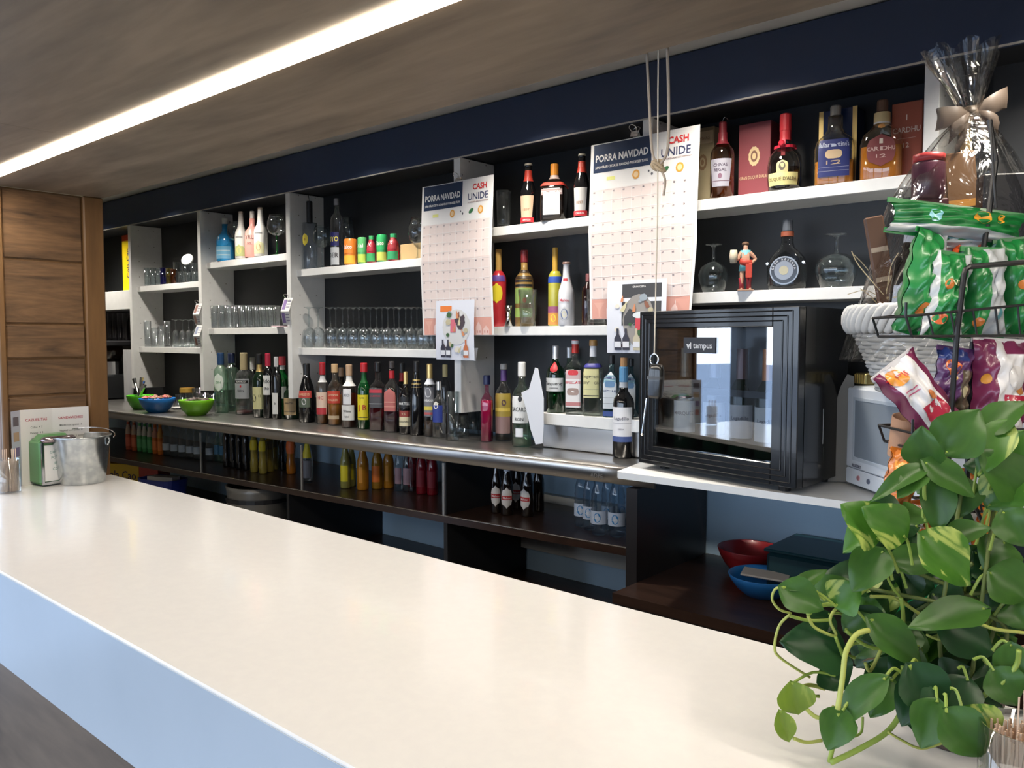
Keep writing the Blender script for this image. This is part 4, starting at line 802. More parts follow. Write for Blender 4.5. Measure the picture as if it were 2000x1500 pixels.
for i, (px, yb, w_) in enumerate([(969, 1003, 21), (990, 1007, 24), (1010, 995, 20), (1030, 1010, 26), (1052, 1000, 22)]):
    D('brown beer bottle with %s, %s of five from left' % (['round white and red label', 'full-face round white label', 'half hidden label', 'label turned left', 'no lit label'][i], names[i]), 'beer', px, yb, w_, DKB, .225, labs=[(.12, .48, 1.0, (.72, .68, .64), [('#bar', .07, (.5, .03, .03), .5, 0, .9), ('Mahou', .05, WH, .5)], 'oval')] if i < 4 else [], neck=[((.6, .62, .7), .74, .92)] if i in (1, 2, 3) else [((.5, .03, .04), .84, .9)], cap=((.5, .1, .08), .96, .46), name='beer_bottle', rot=[.6, .7, .4, .1, .6][i])
for i, (px, yb, w_) in enumerate([(1137, 1030, 31), (1170, 1046, 33), (1205, 1050, 35), (1152, 1034, 28), (1188, 1036, 28), (1218, 1032, 24)]):
    D('ribbed clear water bottle by the cabinet end, %s' % ['leftmost in front', 'middle in front with blue logo', 'rightmost in front', 'left one at the back', 'middle one at the back', 'right one at the back'][i], 'pet', px, yb, w_, glass((.72, .82, .90), 1, .03, .06), .238, labs=[(.17, .36, 1.3, (.55, .62, .74), [('#oval', .1, (.03, .22, .5), .5), ('AGUA', .05, WH, .5)])], cap=((.3, .5, .7), .92, .42), name='water_bottle', seg=18)
# lower level: cocoa box, blue tub, dark pan
q = pY(262, 912, 2.16); cb = empty('cocoa_box', (q.x, 2.12, ZLO+.0004), .4, 'yellow and red cocoa drink box lying on the lowest cabinet shelf', 'box')
hh = q.z+.03-ZLO
MB().box((-.15, -.05, 0), (.13, .05, hh), .002).build('carton', mat((.62, .42, .02), .5), cb); MB().box((.13, -.05, 0), (.27, .05, hh), .002).build('red_end', mat((.4, .04, .03), .5), cb)
mb = MB(); add_text(mb, 'Cola Cao', lambda x, y: (x-.01, -.0515, y+hh*.72), 0, 0, .07, .24); mb.build('lettering', mat((.03, .02, .06), .5), cb)
q = pY(318, 937, 2.08); tb = empty('blue_tub', (q.x, 2.08, ZLO+.0004), .2, 'blue plastic tub with papers on the lowest cabinet shelf', 'tub')
MB().loft([(0, .8), (1, 1), (1, .93), (.05, .75)], .14, max(.05, q.z-ZLO+.01), 20, 4, .6, closed=False).build('shell', mat((.02, .04, .28), .4), tb)
MB().box((-.08, -.03, .05), (.09, .03, max(.06, q.z-ZLO+.02))).build('paper_stack', PAPER, tb, rot=(0, 0, .2))
q = pY(488, 960, 2.1); pn = empty('cooking_pan', (q.x, 2.16, ZLO+.0004), 0, 'dull grey deep pan with dark rim on the lowest cabinet shelf', 'pan')
MB().loft([(0, .9), (.05, 1), (.9, 1), (1, 1.04), (1, .96), (.06, .92), (.05, .05)], .16, max(.1, q.z-ZLO+.03), 26, closed=False).build('shell', mat((.22, .21, .19), .4, .5), pn, smooth=True)
MB().loft([(0, 1.03), (1, 1.03)], .16, .02, 26, closed=False).build('dark_band', DARK, pn, (0, 0, max(.1, q.z-ZLO+.03)*.72))
# ------------------------------------------------------------------ printed posters hanging from the uprights
def printed(root, surf, W, H):
    """returns helpers that lay flat print on the sheet: u,v in 0..1, v down"""
    def rect(name, u0, v0, u1, v1, col, off=.0006, rough=.55, cuts=(.5, .6, .7, .8, .9)):
        vs = [v0]+[c for c in cuts if v0 < c < v1]+[v1]; us = [u0+(u1-u0)*k/6 for k in range(7)]
        mb = MB(); V = [surf(u, v, off) for v in vs for u in us]; F = [(j*7+i, j*7+i+1, (j+1)*7+i+1, (j+1)*7+i) for j in range(len(vs)-1) for i in range(6)]
        mb.add(V, F); return mb.build(name, mat(col, rough), root)
    def shape(name, pts, col, off=.0008):
        mb = MB(); mb.add([surf(u, v, off) for u, v in pts], [tuple(range(len(pts)))]); return mb.build(name, mat(col, .55), root)
    def text(s, u, v, size, col, maxw, off=.0012, bold=.02, xs=1):
        mb = MB(); add_text(mb, s, lambda x, y: surf(u+x/W, v-y/H, off), 0, 0, size*H, maxw*W, bold, xs); return mb.build('lettering', mat(col, .5), root)
    return rect, shape, text
def ell(cx, cy, rx, ry, n=16, a=0): return [(cx+rx*math.cos(t)*math.cos(a)-ry*math.sin(t)*math.sin(a), cy+rx*math.cos(t)*math.sin(a)+ry*math.sin(t)*math.cos(a)) for t in [2*PI*i/n for i in range(n)]]
def calendar(label, tl, tr, bl, Y, curl=0, extra=0):
    a = pY(*tl, Y); b = pY(*tr, Y); c = pY(*bl, Y); W = b.x-a.x; H = a.z-c.z
    o = empty('calendar_poster', (a.x, Y, c.z), 0, label, 'poster')
    def surf(u, v, off=0):
        bulge = .014*(1-abs(v-.5)*2)
        cu = curl*max(0, u-.8)*max(0, v-.6)*12
        x = u*W-(max(0, cu)*.5); return (x, -bulge-off-cu*.4+.004*math.sin(u*5), (1-v)*H+(u*(b.z-a.z)*0))
    nu, nv = 12, 14; V = [surf(i/nu, j/nv) for j in range(nv+1) for i in range(nu+1)]; F = [(j*(nu+1)+i, j*(nu+1)+i+1, (j+1)*(nu+1)+i+1, (j+1)*(nu+1)+i) for j in range(nv) for i in range(nu)]
    mesh('sheet', V, F, mat((.84, .82, .80), .45), o)
    rect, shape, text = printed(o, surf, W, H)
    rect('title_block', .03, .005, .58, .165, (.025, .045, .10), rough=.25)
    text('PORRA NAVIDAD', .30, .085, .055, WH, .50, bold=.03); text('\u00a1UNA GRAN CESTA DE NAVIDAD PUEDE SER TUYA!', .30, .135, .02, WH, .50)
    text('CASH', .82, .055, .05, (.65, .04, .04), .26, bold=.03, xs=1); text('UNIDE', .80, .115, .062, (.05, .06, .14), .28, bold=.01)
    text('TU SUPERMERCADO DE CONFIANZA', .80, .15, .012, (.3, .2, .2), .28)
    for u in (.44, .84): shape('coin_icon', ell(u, .205, .035, .026), (.75, .35, .05)); shape('coin_icon', ell(u, .205, .022, .016), (.85, .62, .35), .0011)
    shape('leaf_icon', ell(.71, .205, .035, .014, a=-.3), (.04, .16, .06)); shape('mark', ell(.59, .215, .01, .008), (.1, .1, .12)); shape('mark', ell(.56, .198, .008, .006), (.1, .1, .12))
    rect('highlight', .16, .195, .24, .215, (.8, .8, .25))
    rect('number_field', .02, .262, .975, .885, (.78, .66, .62))
    mb = MB(); g = .0018
    for k in range(11):
        u = .03+k*.0935; V = []
        for v in (.265, .5, .88): V += [surf(u-g, v, .0011), surf(u+g, v, .0011)]
        mb.add(V, [(0, 1, 3, 2), (2, 3, 5, 4)])
        v = .265+k*.0615
        if k < 11:
            V = [surf(.03+.935*i/4, v+dd, .0011) for i in range(5) for dd in (-.0013, .0013)]; mb.add(V, [(2*i, 2*i+2, 2*i+3, 2*i+1) for i in range(4)])
    tag(mb.build('grid_lines', mat((.86, .82, .80), .5), o), kind='stuff')
    mb = MB()
    for r in range(10):
        for cidx in range(10):
            add_text(mb, '%02d' % (r*10+cidx), lambda x, y: surf(.03+cidx*.0935+.018+x/W, .278+r*.0615-y/H, .0014), 0, 0, .0075)
    mb.build('numbers', mat((.08, .08, .12), .5), o)
    rect('town_print', .02, .885, .975, .998, (.72, .36, .29))
    for u, hh in ((.62, .07), (.70, .05), (.80, .085), (.90, .06)):
        shape('house_print', [(u-.04, .998), (u-.04, .998-hh*.6), (u, .998-hh), (u+.04, .998-hh*.6), (u+.04, .998)], (.80, .56, .50))
        for du in (-.018, .018): shape('window_print', [(u+du-.007, .985), (u+du-.007, .97), (u+du+.007, .97), (u+du+.007, .985)], (.6, .27, .22), .0011)
    shape('glass_print', [(.04, .905), (.14, .905), (.10, .945), (.095, .985), (.12, .992), (.06, .992), (.085, .985), (.08, .945)], (.76, .42, .34))
    shape('bottle_print', [(.16, .992), (.16, .94), (.19, .92), (.19, .90), (.22, .90), (.22, .92), (.25, .94), (.25, .992)], (.82, .60, .56))
    return o, W, H
def binder_clip(px, py, Y, label):
    q = pY(px, py, Y); o = empty('binder_clip', tuple(q), 0, label, 'clip')
    MB().add([(-.014, -.006, -.008), (.014, -.006, -.008), (.014, .0, .010), (-.014, .0, .010), (-.014, .012, -.008), (.014, .012, -.008)], [(0, 1, 2, 3), (3, 2, 5, 4)]).build('jaw', CHROME, o)
    for s_ in (-1, 1): MB().tube(smooth_path([(-.008, s_*.004, .008), (-.012, s_*.014-.002, .020), (0, s_*.018-.004, .026), (.012, s_*.014-.002, .020), (.008, s_*.004, .008)], 4), .0012, 6).build('wire_handle', CHROME, o)
    return o
c1, W1, H1 = calendar('raffle number poster hanging on the middle upright, the smaller looking left one', (825, 366), (966, 343), (832, 655), YS-.022)
c2, W2, H2 = calendar('raffle number poster hanging beside the cords, the larger looking right one', (1155, 284), (1369, 244), (1150, 624), YS-.022, curl=.035)
binder_clip(895, 352, YS-.010, 'small chrome clip holding the left raffle poster on its upright'); binder_clip(1240, 262, YS-.010, 'small chrome clip holding the right raffle poster on its upright')
def leaflet(label, x0, x1, y0, y1, Y, seed, dark=0):
    a = pY(x0, y0, Y); b = pY(x1, y0, Y); c = pY(x0, y1, Y); W = b.x-a.x; H = a.z-c.z
    o = empty('gift_basket_leaflet', (a.x, Y, c.z), 0, label, 'leaflet')
    surf = lambda u, v, off=0: (u*W, -off-.004*math.sin(v*3), (1-v)*H)
    nv = 8; V = [surf(u, j/nv) for j in range(nv+1) for u in (0, 1)]; F = [(2*j, 2*j+1, 2*j+3, 2*j+2) for j in range(nv)]
    mesh('sheet', V, F, mat((.70, .72, .80), .4), o)
    rect, shape, text = printed(o, surf, W, H); r2 = random.Random(seed)
    if dark: rect('dark_banner', .26, .05, .92, .62, (.05, .05, .055)); text('GRAN CESTA', .55, .09, .035, WH, .5); shape('basket_print', ell(.55, .55, .27, .36), (.30, .28, .26), .0009); shape('dish_print', ell(.62, .48, .17, .05), (.68, .72, .74), .0016); rect('red_box_print', .5, .52, .78, .76, (.6, .06, .08), .0018)
    else: rect('orange_print', .12, .09, .42, .19, (.75, .2, .04)); shape('basket_print', ell(.55, .45, .36, .30), (.62, .62, .62), .0009); shape('black_box_print', [(.5, .32), (.74, .25), (.78, .38), (.70, .5), (.6, .48)], (.07, .05, .06), .0016); rect('pink_print', .40, .32, .54, .54, (.62, .15, .2), .0015)
    pal = [(.05, .12, .04), (.08, .05, .06), (.5, .45, .3), (.62, .25, .12), (.75, .7, .6), (.25, .1, .06), (.3, .35, .4), (.6, .55, .35)]
    for i in range(20):
        u, v = r2.uniform(.18, .82), r2.uniform(.2, .9); s = r2.uniform(.03, .07); an = r2.uniform(-.6, .6)
        if abs(u-.55) > .38: continue
        pts = [(-.5, 1.6), (-.5, .2), (-.2, -.4), (-.2, -1.2), (.2, -1.2), (.2, -.4), (.5, .2), (.5, 1.6)] if i % 2 else [(math.cos(t), math.sin(t)) for t in [k*PI/4 for k in range(8)]]
        P2 = [(u+s*(x*math.cos(an)-y*math.sin(an)), v+s*.75*(x*math.sin(an)+y*math.cos(an))) for x, y in pts]
        shape('item_print', P2, pal[i % 8], .0020+.00005*i)
    for u, c_ in ((.2, (.03, .03, .05)), (.34, (.04, .04, .06)), (.8 if not dark else .52, (.55, .16, .06) if not dark else (.55, .5, .36))):
        shape('bottle_print', [(u-.06, .96), (u-.06, .8), (u-.02, .74), (u-.02, .66), (u+.02, .66), (u+.02, .74), (u+.06, .8), (u+.06, .96)], c_, .0032); rect('label_print', u-.055, .84, u+.055, .92, (.75, .76, .8), .0036)
    return o
leaflet('glossy leaflet picturing a hamper, taped over the bottom of the left raffle poster', 852, 927, 588, 702, YS-.038, 3)
leaflet('glossy leaflet picturing a dark hamper, taped over the bottom of the right raffle poster', 1187, 1303, 550, 689, YS-.038, 5, 1)
q0 = pY(880, 705, YS-.02); q1 = pY(936, 678, YS-.02)
sh = MB().add([(0, 0, 0), (.10, .0, 0), (.12, -.01, .05), (.02, -.01, .05)], [(0, 1, 2, 3)]).add([(0, .001, 0), (.10, .001, 0), (.12, -.009, .05), (.02, -.009, .05)], [(3, 2, 1, 0)])
tag(sh.build('paper_corner', mat((.75, .77, .82), .6), None, tuple(pY(893, 704, YS-.015))), 'white sheet corner sticking out behind the left hamper leaflet', 'paper')

# folded price leaflets clipped to the uprights
def zigzag(label, px, ytop, n, Y, cols, step=20, wpx=20):
    q = pY(px, ytop, Y); s = depth(q)/FPX; o = empty('folded_price_cards', tuple(q), .15, label, 'leaflet')
    for k in range(n):
        sg = 1 if k % 2 else -1; h = step*s; dx = -sg*.006
        V = [(-wpx*s/2+(0 if k % 2 else dx), 0 if k % 2 == 0 else -.02, -k*h), (wpx*s/2+(0 if k % 2 else dx), 0 if k % 2 == 0 else -.02, -k*h), (wpx*s/2+(dx if k % 2 else 0), -.02 if k % 2 == 0 else 0, -(k+1)*h), (-wpx*s/2+(dx if k % 2 else 0), -.02 if k % 2 == 0 else 0, -(k+1)*h)]
        c = mesh('card', V, [(0, 3, 2, 1)], PAPER, o)
        P4 = [Vector(v) for v in V]
        f = lambda u, v, off=-.0008: tuple(P4[0].lerp(P4[1], u).lerp(P4[3].lerp(P4[2], u), v)+Vector((0, -.0008, -.0004)))
        mesh('photo_print', [f(.08, .12), f(.45, .12), f(.45, .85), f(.08, .85)], [(0, 3, 2, 1)], mat(cols[k % len(cols)], .5), c)
        for j in range(3): mesh('text_line', [f(.52, .2+.22*j), f(.92, .2+.22*j), f(.92, .28+.22*j), f(.52, .28+.22*j)], [(0, 3, 2, 1)], mat((.35, .33, .42), .5), c)
    MB().tube(smooth_path([(-.01, -.004, .0), (-.014, -.014, .012), (0, -.016, .018), (.014, -.014, .012), (.01, -.004, 0)], 4), .0016, 6).build('clip', CHROME, o)
    return o
zigzag('folded strip of photo price cards clipped to the second upright', 388, 593, 4, YS-.006, [(.35, .18, .15), (.5, .3, .25), (.3, .35, .5)], 21, 19)
zigzag('short lilac folded price card clipped to the third upright', 562, 582, 2, YS-.006, [(.32, .22, .48), (.28, .2, .45)], 26, 24)

# ------------------------------------------------------------------ cords and bottle opener hanging from the soffit
CZ = 1.03
def h3(x, y, c=None): return pY(x, y, 1.112+.0*(c or 0))
ck = empty('hanging_cords', tuple(h3(1283, 100)), 0, 'knotted grey cord loop hanging from the edge of the wooden soffit', 'cord')
o_ = ck.location; zt = 1.9402
P1 = [h3(1263, 97), h3(1268, 200), h3(1273, 290), h3(1281, 318)]; P1[0].z = max(P1[0].z, 1.9395)
P2_ = [h3(1303, 86), h3(1306, 200), h3(1304, 290), h3(1290, 320)]; P2_[0].z = max(P2_[0].z, 1.9395)
MB().tube(smooth_path([p-o_ for p in P1]), .0022, 8).build('cord', mat((.33, .28, .23), .9), ck); MB().tube(smooth_path([p-o_ for p in P2_]), .0024, 8).build('cord', mat((.33, .28, .23), .9), ck)
kn = MB()
for k in range(3):
    cc = h3(1284+k*1.5, 322+2*k)-o_; kn.tube([(cc.x+.0075*math.cos(t+k), cc.y+.005*math.sin(t*1.5+k), cc.z+.0075*math.sin(t)) for t in [i*2*PI/12 for i in range(13)]], .0026, 8)
kn.build('knot', mat((.38, .3, .2), .9), ck)
MB().tube(smooth_path([h3(1290, 330)-o_, h3(1299, 352)-o_, h3(1296, 382)-o_]), .0018, 8).build('loose_end', mat((.33, .28, .23), .9), ck)
op = empty('bottle_opener', tuple(h3(1277, 700)), 0, 'black handled bottle opener with steel rod dangling on a thin string', 'opener'); o2 = op.location
MB().tube(smooth_path([h3(1286, 92)-o2, h3(1285, 200)-o2, h3(1284, 420)-o2, h3(1281, 560)-o2, h3(1278, 692)-o2]), .0011, 6).build('string', mat((.55, .5, .42), .8), op)
MB().tube([tuple(h3(1278+8*math.cos(t), 702+11*math.sin(t))-o2) for t in [i*2*PI/16 for i in range(17)]], .0011, 8).build('ring', CHROME, op)
c0_ = h3(1277, 712)-o2; c1_ = h3(1279, 778)-o2
MB().loft([(0, .75), (.1, .95), (.5, 1), (.85, .95), (1, .7)], .0125, c0_.z-c1_.z, 16, 4, .6).build('handle', mat((.012, .012, .012), .3, coat=.4), op, (c1_.x, c1_.y, c1_.z), (0, .06, 0), smooth=True)
MB().loft([(0, 1), (1, 1)], .0134, .005, 16, 4, .62).build('grip_band', mat((.05, .05, .05), .4), op, (c1_.x+.001, c1_.y, c1_.z+.03))
MB().tube([tuple(h3(1263, 778)-o2), tuple(h3(1254, 848)-o2)], .0012, 8).build('rod', CHROME, op); MB().loft([(0, .5), (.5, 1), (1, .5)], .0026, .004, 10).build('rod_tip', CHROME, op, tuple(h3(1254, 851)-o2))

# ------------------------------------------------------------------ wine cooler
FA = Vector((-1.275, 2.033, 0)); FB = Vector((-.756, 1.917, 0)); ea = (FB-FA); FWD = ea.length; ang = math.atan2(ea.y, ea.x)
fr = empty('wine_cooler', (FA.x, FA.y, ZBO+.0005), ang, 'black countertop wine cooler with reflecting glass door holding a few bottles', 'fridge')
fz0, fz1 = 1.1326-ZBO, 1.575-ZBO
inv = Matrix.Rotation(-ang, 2)
def fl(x, y): v = inv @ Vector((x-FA.x, y-FA.y)); return (v.x, v.y)
br, blk = fl(-.750, 2.245), fl(-1.285, 2.245)
FR0 = .028
def wallp(a, b, t):   # prism between two plan points with thickness t inward
    d = Vector((b[0]-a[0], b[1]-a[1])).normalized(); n_ = Vector((-d.y, d.x))*t
    return [a, b, (b[0]+n_.x, b[1]+n_.y), (a[0]+n_.x, a[1]+n_.y)]
fl_f, fr_f = (.0, FR0), (FWD, FR0)
MB().prism([fl_f, fr_f, br, blk], fz1-.03, fz1).prism([fl_f, fr_f, br, blk], fz0, fz0+.035).prism(wallp(fr_f, br, .025), fz0+.035, fz1-.03).prism(wallp(br, blk, .02), fz0+.035, fz1-.03).prism(wallp(blk, fl_f, .025), fz0+.035, fz1-.03).build('cabinet_body', BLACK, fr)
dr = MB().box((0, 0, fz0), (.055, FR0-.001, fz1), .002).box((FWD-.075, 0, fz0), (FWD, FR0-.001, fz1), .002).box((.055, 0, fz0), (FWD-.075, FR0-.001, fz0+.055), .002).box((.055, 0, fz1-.048), (FWD-.075, FR0-.001, fz1), .002)
door = dr.build('door_frame', BLACK, fr)
mo = MB()
for k in range(3):
    a_ = .012+k*.014; x0, x1, z0_, z1_ = a_, FWD-a_-.006, fz0+a_, fz1-a_*.85; t_ = .0018
    for (p, q_) in (((x0, z0_), (x1, z0_)), ((x1, z0_), (x1, z1_)), ((x1, z1_), (x0, z1_)), ((x0, z1_), (x0, z0_))): mo.tube([(p[0], -.0005, p[1]), (q_[0], -.0005, q_[1])], t_, 8)
tag(mo.build('door_moulding', BLACK, door), kind='stuff')
MB().box((.056, .008, fz0+.056), (FWD-.076, .012, fz1-.049)).build('door_glass', glass((.86, .90, .94), 1.0, .012, .20, .0), door)
MB().box((.05, .05, (fz0+fz1)/2-.012), (FWD-.04, .058, (fz0+fz1)/2+.006)).build('inner_rack', mat((.02, .022, .026), .4), fr)
mb = MB()
for k in range(6): mb.tube([(.06+k*.075, .05, (fz0+fz1)/2+.002), (.06+k*.075, .19, (fz0+fz1)/2+.002)], .002, 6)
tag(mb.build('rack_wires', CHROME, fr), kind='stuff')
MB().box((.165, .0052, fz1-.118), (.275, .0078, fz1-.075)).build('brand_plate', mat((.03, .03, .035), .35), door)
mb = MB(); add_text(mb, 'vi', lambda x, y: (x, .0045, y), .184, fz1-.0965, .024, bold=.05); add_text(mb, 'tempus', lambda x, y: (x, .0045, y), .232, fz1-.0965, .022, .07, bold=.02); mb.build('lettering', mat((.8, .8, .8), .5), door)
for k, (x, y) in enumerate(((.05, .06), (FWD-.06, .04), (.06, .19), (FWD-.08, .24))): MB().loft([(0, .9), (.8, 1), (1, 1)], .016, fz0+.0002, 14).build('foot', WIRE, fr, (x, y, 0))
for (lb_, x, y, cs, ccol) in (('dark wine bottle with white label standing left inside the wine cooler', .10, .09, (.8, .8, .8), (.3, .27, .2)), ('wine bottle with script label second from left inside the wine cooler', .19, .11, (.7, .72, .76), (.3, .3, .35)), ('wine bottle with red printed label in the middle of the wine cooler', .29, .10, (.75, .72, .72), (.3, .2, .2)), ('dark bottle with orange foil and white label right inside the wine cooler', .385, .085, (.8, .8, .78), (.75, .25, .06)), ('wine bottle with pale label at the right wall inside the wine cooler', .47, .15, (.72, .76, .78), (.5, .2, .15))):
    wx = FA.x+x*math.cos(ang)-y*math.sin(ang); wy = FA.y+x*math.sin(ang)+y*math.cos(ang)
    r_ = empty('wine_bottle', (wx, wy, ZBO+fz0+.0362), .3, lb_, 'bottle'); Hb = .30
    MB().loft(PROF['wine'], .034, Hb, 18).build('glass_body', DKG, r_, smooth=True)
    MB().loft([(0, 1.08), (1, 1.02)], .0145, .085, 14).build('foil', mat(ccol, .35, .3), r_, (0, 0, Hb*.72), smooth=False)
    V = [(.0346*math.sin(t), -.0346*math.cos(t), z_) for z_ in (.06, .15) for t in [(-1.1+2.2*i/10) for i in range(11)]]
    lo = mesh('label', V, [(i, i+1, 12+i, 11+i) for i in range(10)], mat(cs, .5), r_, smooth=True)
    mb = MB(); add_text(mb, 'MARQUES' if x < .15 else 'Legadillo', lambda xx, yy: (.0352*math.sin(xx/.035), -.0352*math.cos(xx/.035), .115+yy), 0, 0, .014, .06); mb.build('lettering', mat((.12, .1, .12), .5), lo)

# ------------------------------------------------------------------ microwave and things beside it
A = Vector((-.713, 2.146, ZBO)); ev = math.atan2(-.711, .703)
mw = empty('microwave_oven', (A.x, A.y, ZBO+.0004), ev, 'white microwave oven turned towards the bar, right of the wine cooler', 'microwave')
MH = 1.376-ZBO; MW = .37
MB().box((0, .006, .008), (MW, .27, MH), .006).build('housing', mat((.70, .74, .80), .4), mw)
MB().box((.002, -.004, .052), (MW-.002, .005, MH-.004), .003).build('door', mat((.72, .76, .82), .35), mw)
dd = mw.children[-1]
MB().box((.045, -.0052, .082), (MW-.05, -.0038, MH-.035)).build('window', mat((.27, .31, .36), .25, coat=.3), dd)
MB().box((.036, -.006, .073), (MW-.04, -.0042, .080)).box((.036, -.006, MH-.034), (MW-.04, -.0042, MH-.027)).box((.036, -.006, .080), (.044, -.0042, MH-.034)).box((MW-.049, -.006, .080), (MW-.04, -.0042, MH-.034)).build('window_bezel', mat((.55, .6, .66), .35), dd)
MB().box((.002, -.004, .010), (MW-.002, .005, .050), .003).build('control_panel', mat((.72, .76, .82), .35), mw); cp = mw.children[-1]
mb = MB(); add_text(mb, 'BLUE:SKY', lambda x, y: (x, -.0066, y), .062, .060, .011, bold=.03); mb.build('lettering', mat((.1, .1, .14), .5), dd)
for k, (x, c_) in enumerate(((.07, (.45, .2, .22)), (.12, (.12, .14, .2)), (.2, (.45, .2, .3)), (.27, (.12, .14, .2)))): MB().loft([(0, 1), (1, .9)], .0065, .003, 16).build('button', mat(c_, .4), cp, (x, -.004, .031), (PI/2, 0, 0))
for x, y in ((.03, .03), (MW-.04, .03), (.03, .24), (MW-.04, .24)): MB().loft([(0, .9), (1, 1)], .011, .0085, 12).build('foot', WIRE, mw, (x, y, 0))
# grey-brown curved board leaning beside it
b0 = pZ(1611, 941, ZBO); b1 = pZ(1651, 944, ZBO); dv = (b1-b0); 
def onpl(x, y):
    n_ = Vector((dv.y, -dv.x, 0)); d = ray(x, y); t = (b0-CAM).dot(n_)/d.dot(n_); return CAM+d*t
pp = [b0]+[onpl(x, y) for x, y in ((1613, 890), (1618, 850), (1628, 800), (1642, 755), (1655, 731))]+[onpl(1668, 735), onpl(1668, 941)]
pp = [Vector((p.x, p.y, max(p.z, ZBO+.0006))) for p in pp]; n_ = Vector((dv.y, -dv.x, 0)).normalized()*.004; n = len(pp)
V = [tuple(p) for p in pp]+[tuple(p-n_) for p in pp]
tag(mesh('curved_board', V, [tuple(range(n)), tuple(range(2*n-1, n-1, -1))]+[(i, (i+1) % n, n+(i+1) % n, n+i) for i in range(n)], mat((.17, .155, .13), .5)), 'grey-brown round-edged board standing between wine cooler and microwave', 'board')
q = pZ(1682, 752, 1.377); gt = empty('golden_tin', (q.x+.005, q.y+.03, 1.3770), ev, 'small ribbed golden tin on the back corner of the microwave', 'tin')
MB().box((-.03, -.02, 0), (.03, .02, .03), .003).build('tin_body', mat((.28, .22, .08), .3, .6), gt)
for k in range(5): MB().box((-.026+k*.012, -.0225, .003), (-.022+k*.012, -.0201, .027)).build('rib', GOLD, gt)

# ------------------------------------------------------------------ gift basket on the microwave
def RTf(x, y, z): return Vector((0, 0, 0))
GC = pC(1838, 700, 1.80); gb = empty('gift_basket', (GC.x, GC.y, 1.3770), 0, 'white wicker basket on the microwave holding the wrapped gifts', 'basket')
zr0 = pC(1838, 655, 1.80).z-1.377; zr1 = pC(1838, 592, 1.80).z-1.377; RB = .125; RRm = 183*1.74/FPX
wv = MB(); NS = 26
nr = 15
for j in range(nr):
    z = .006+(zr0-.006)*j/(nr-1); R_ = RB+(RRm*.87-RB)*(j/(nr-1))**1.1
    wv.tube([((R_+.0035*math.cos(NS/2*t+PI*j))*math.cos(t), (R_+.0035*math.cos(NS/2*t+PI*j))*math.sin(t), z) for t in [2*PI*i/78 for i in range(79)]], .0062, 5, cap=False)
tag(wv.build('woven_side', mat((.60, .59, .57), .7), gb, smooth=True), kind='stuff')
rm = MB()
for k in range(4):
    rm.tube([((RRm-.014+.012*math.cos(14*t+k*PI/2))*math.cos(t), (RRm-.014+.012*math.cos(14*t+k*PI/2))*math.sin(t), (zr0+zr1)/2+(zr1-zr0)*.36*math.sin(14*t+k*PI/2)) for t in [2*PI*i/140 for i in range(141)]], .009, 6, cap=False)
tag(rm.build('braided_rim', mat((.66, .65, .63), .7), gb, smooth=True), kind='stuff')
MB().loft([(0, RB/.12), (0.04, RB/.12), (.06, (RB-.006)/.12), (1, (RRm*.86-.014)/.12)], .12, zr0, 30).build('liner', mat((.5, .49, .47), .8), gb, smooth=True)
# gifts standing in the basket
def inb(name, label, cat, px, py, c): q = pC(px, py, c); return empty(name, tuple(q), 0, label, cat)
zfloor = 1.377+zr0+.002
def gift(name, label, cat, px, ytop, w_, kind, col, col2, c=1.78, tilt=(0, 0, 0), zf=None):
    zf = zf or zfloor; q = pC(px, 600, c); h = pC(px, ytop, c).z-zf; o = empty(name, (q.x, q.y, zf), .5, label, cat); r_ = w_/2*c/FPX
    if kind == 'bottle':
        MB().loft(PROF['wine'], r_, h, 16).build('glass_body', mat(col, .1, coat=.4), o, tilt and (0, 0, 0), tilt, smooth=True); V = [(r_*1.02*math.sin(t), -r_*1.02*math.cos(t), z_) for z_ in (h*.12, h*.42) for t in [(-1+2*i/8) for i in range(9)]]; mesh('label', V, [(i, i+1, 10+i, 9+i) for i in range(8)], mat(col2, .5), o, rot=tilt, smooth=True)
        MB().loft([(0, 1), (1, 1)], r_*.45, h*.2, 12).build('foil', mat(col2, .4), o, Matrix.Rotation(tilt[1], 3, 'Y') @ Vector((0, 0, h*.8)), tilt)
    elif kind == 'box':
        MB().box((-r_, -r_*.5, 0), (r_, r_*.5, h), .003).build('carton', mat(col, .45), o, rot=tilt)
        for k in range(3): MB().box((-r_*.9, -r_*.5-.001, h*(.2+.25*k)), (r_*.9, -r_*.5-.0002, h*(.24+.25*k))).build('stripe', mat(col2, .5), o, rot=tilt)
    else:
        MB().loft([(0, .9), (.06, 1), (.75, 1), (.85, .85)], r_, h, 18).build('jar_body', mat(col, .3, coat=.3), o, rot=tilt, smooth=True); MB().loft([(0, 1), (.8, 1), (1, .6)], r_*.95, h*.2, 18).build('lid', mat(col2, .4), o, Matrix.Rotation(tilt[1], 3, 'Y') @ Vector((0, 0, h*.82)), tilt, smooth=True)
    return o
gift('preserve_jar', 'dark jar with red lid on the plum box inside the gift wrap', 'jar', 1806, 305, 60, 'jar', (.10, .03, .05), (.50, .05, .05), 1.79, zf=pC(1806, 392, 1.79).z+.001)
gift('chocolate_box', 'dark plum chocolate box under the red lidded jar in the gift basket', 'box', 1806, 392, 66, 'box', (.10, .02, .03), (.4, .1, .1), 1.79)
gift('gift_bottle', 'dark bottle with pale blue label in the left of the gift basket', 'bottle', 1752, 430, 44, 'bottle', (.012, .010, .01), (.62, .68, .80), 1.74, (0, .1, 0))
gift('gift_bottle', 'tall dark green bottle with golden neck in the back of the gift basket', 'bottle', 1925, 235, 48, 'bottle', (.02, .03, .015), (.45, .30, .1), 1.84, (0, -.12, 0))
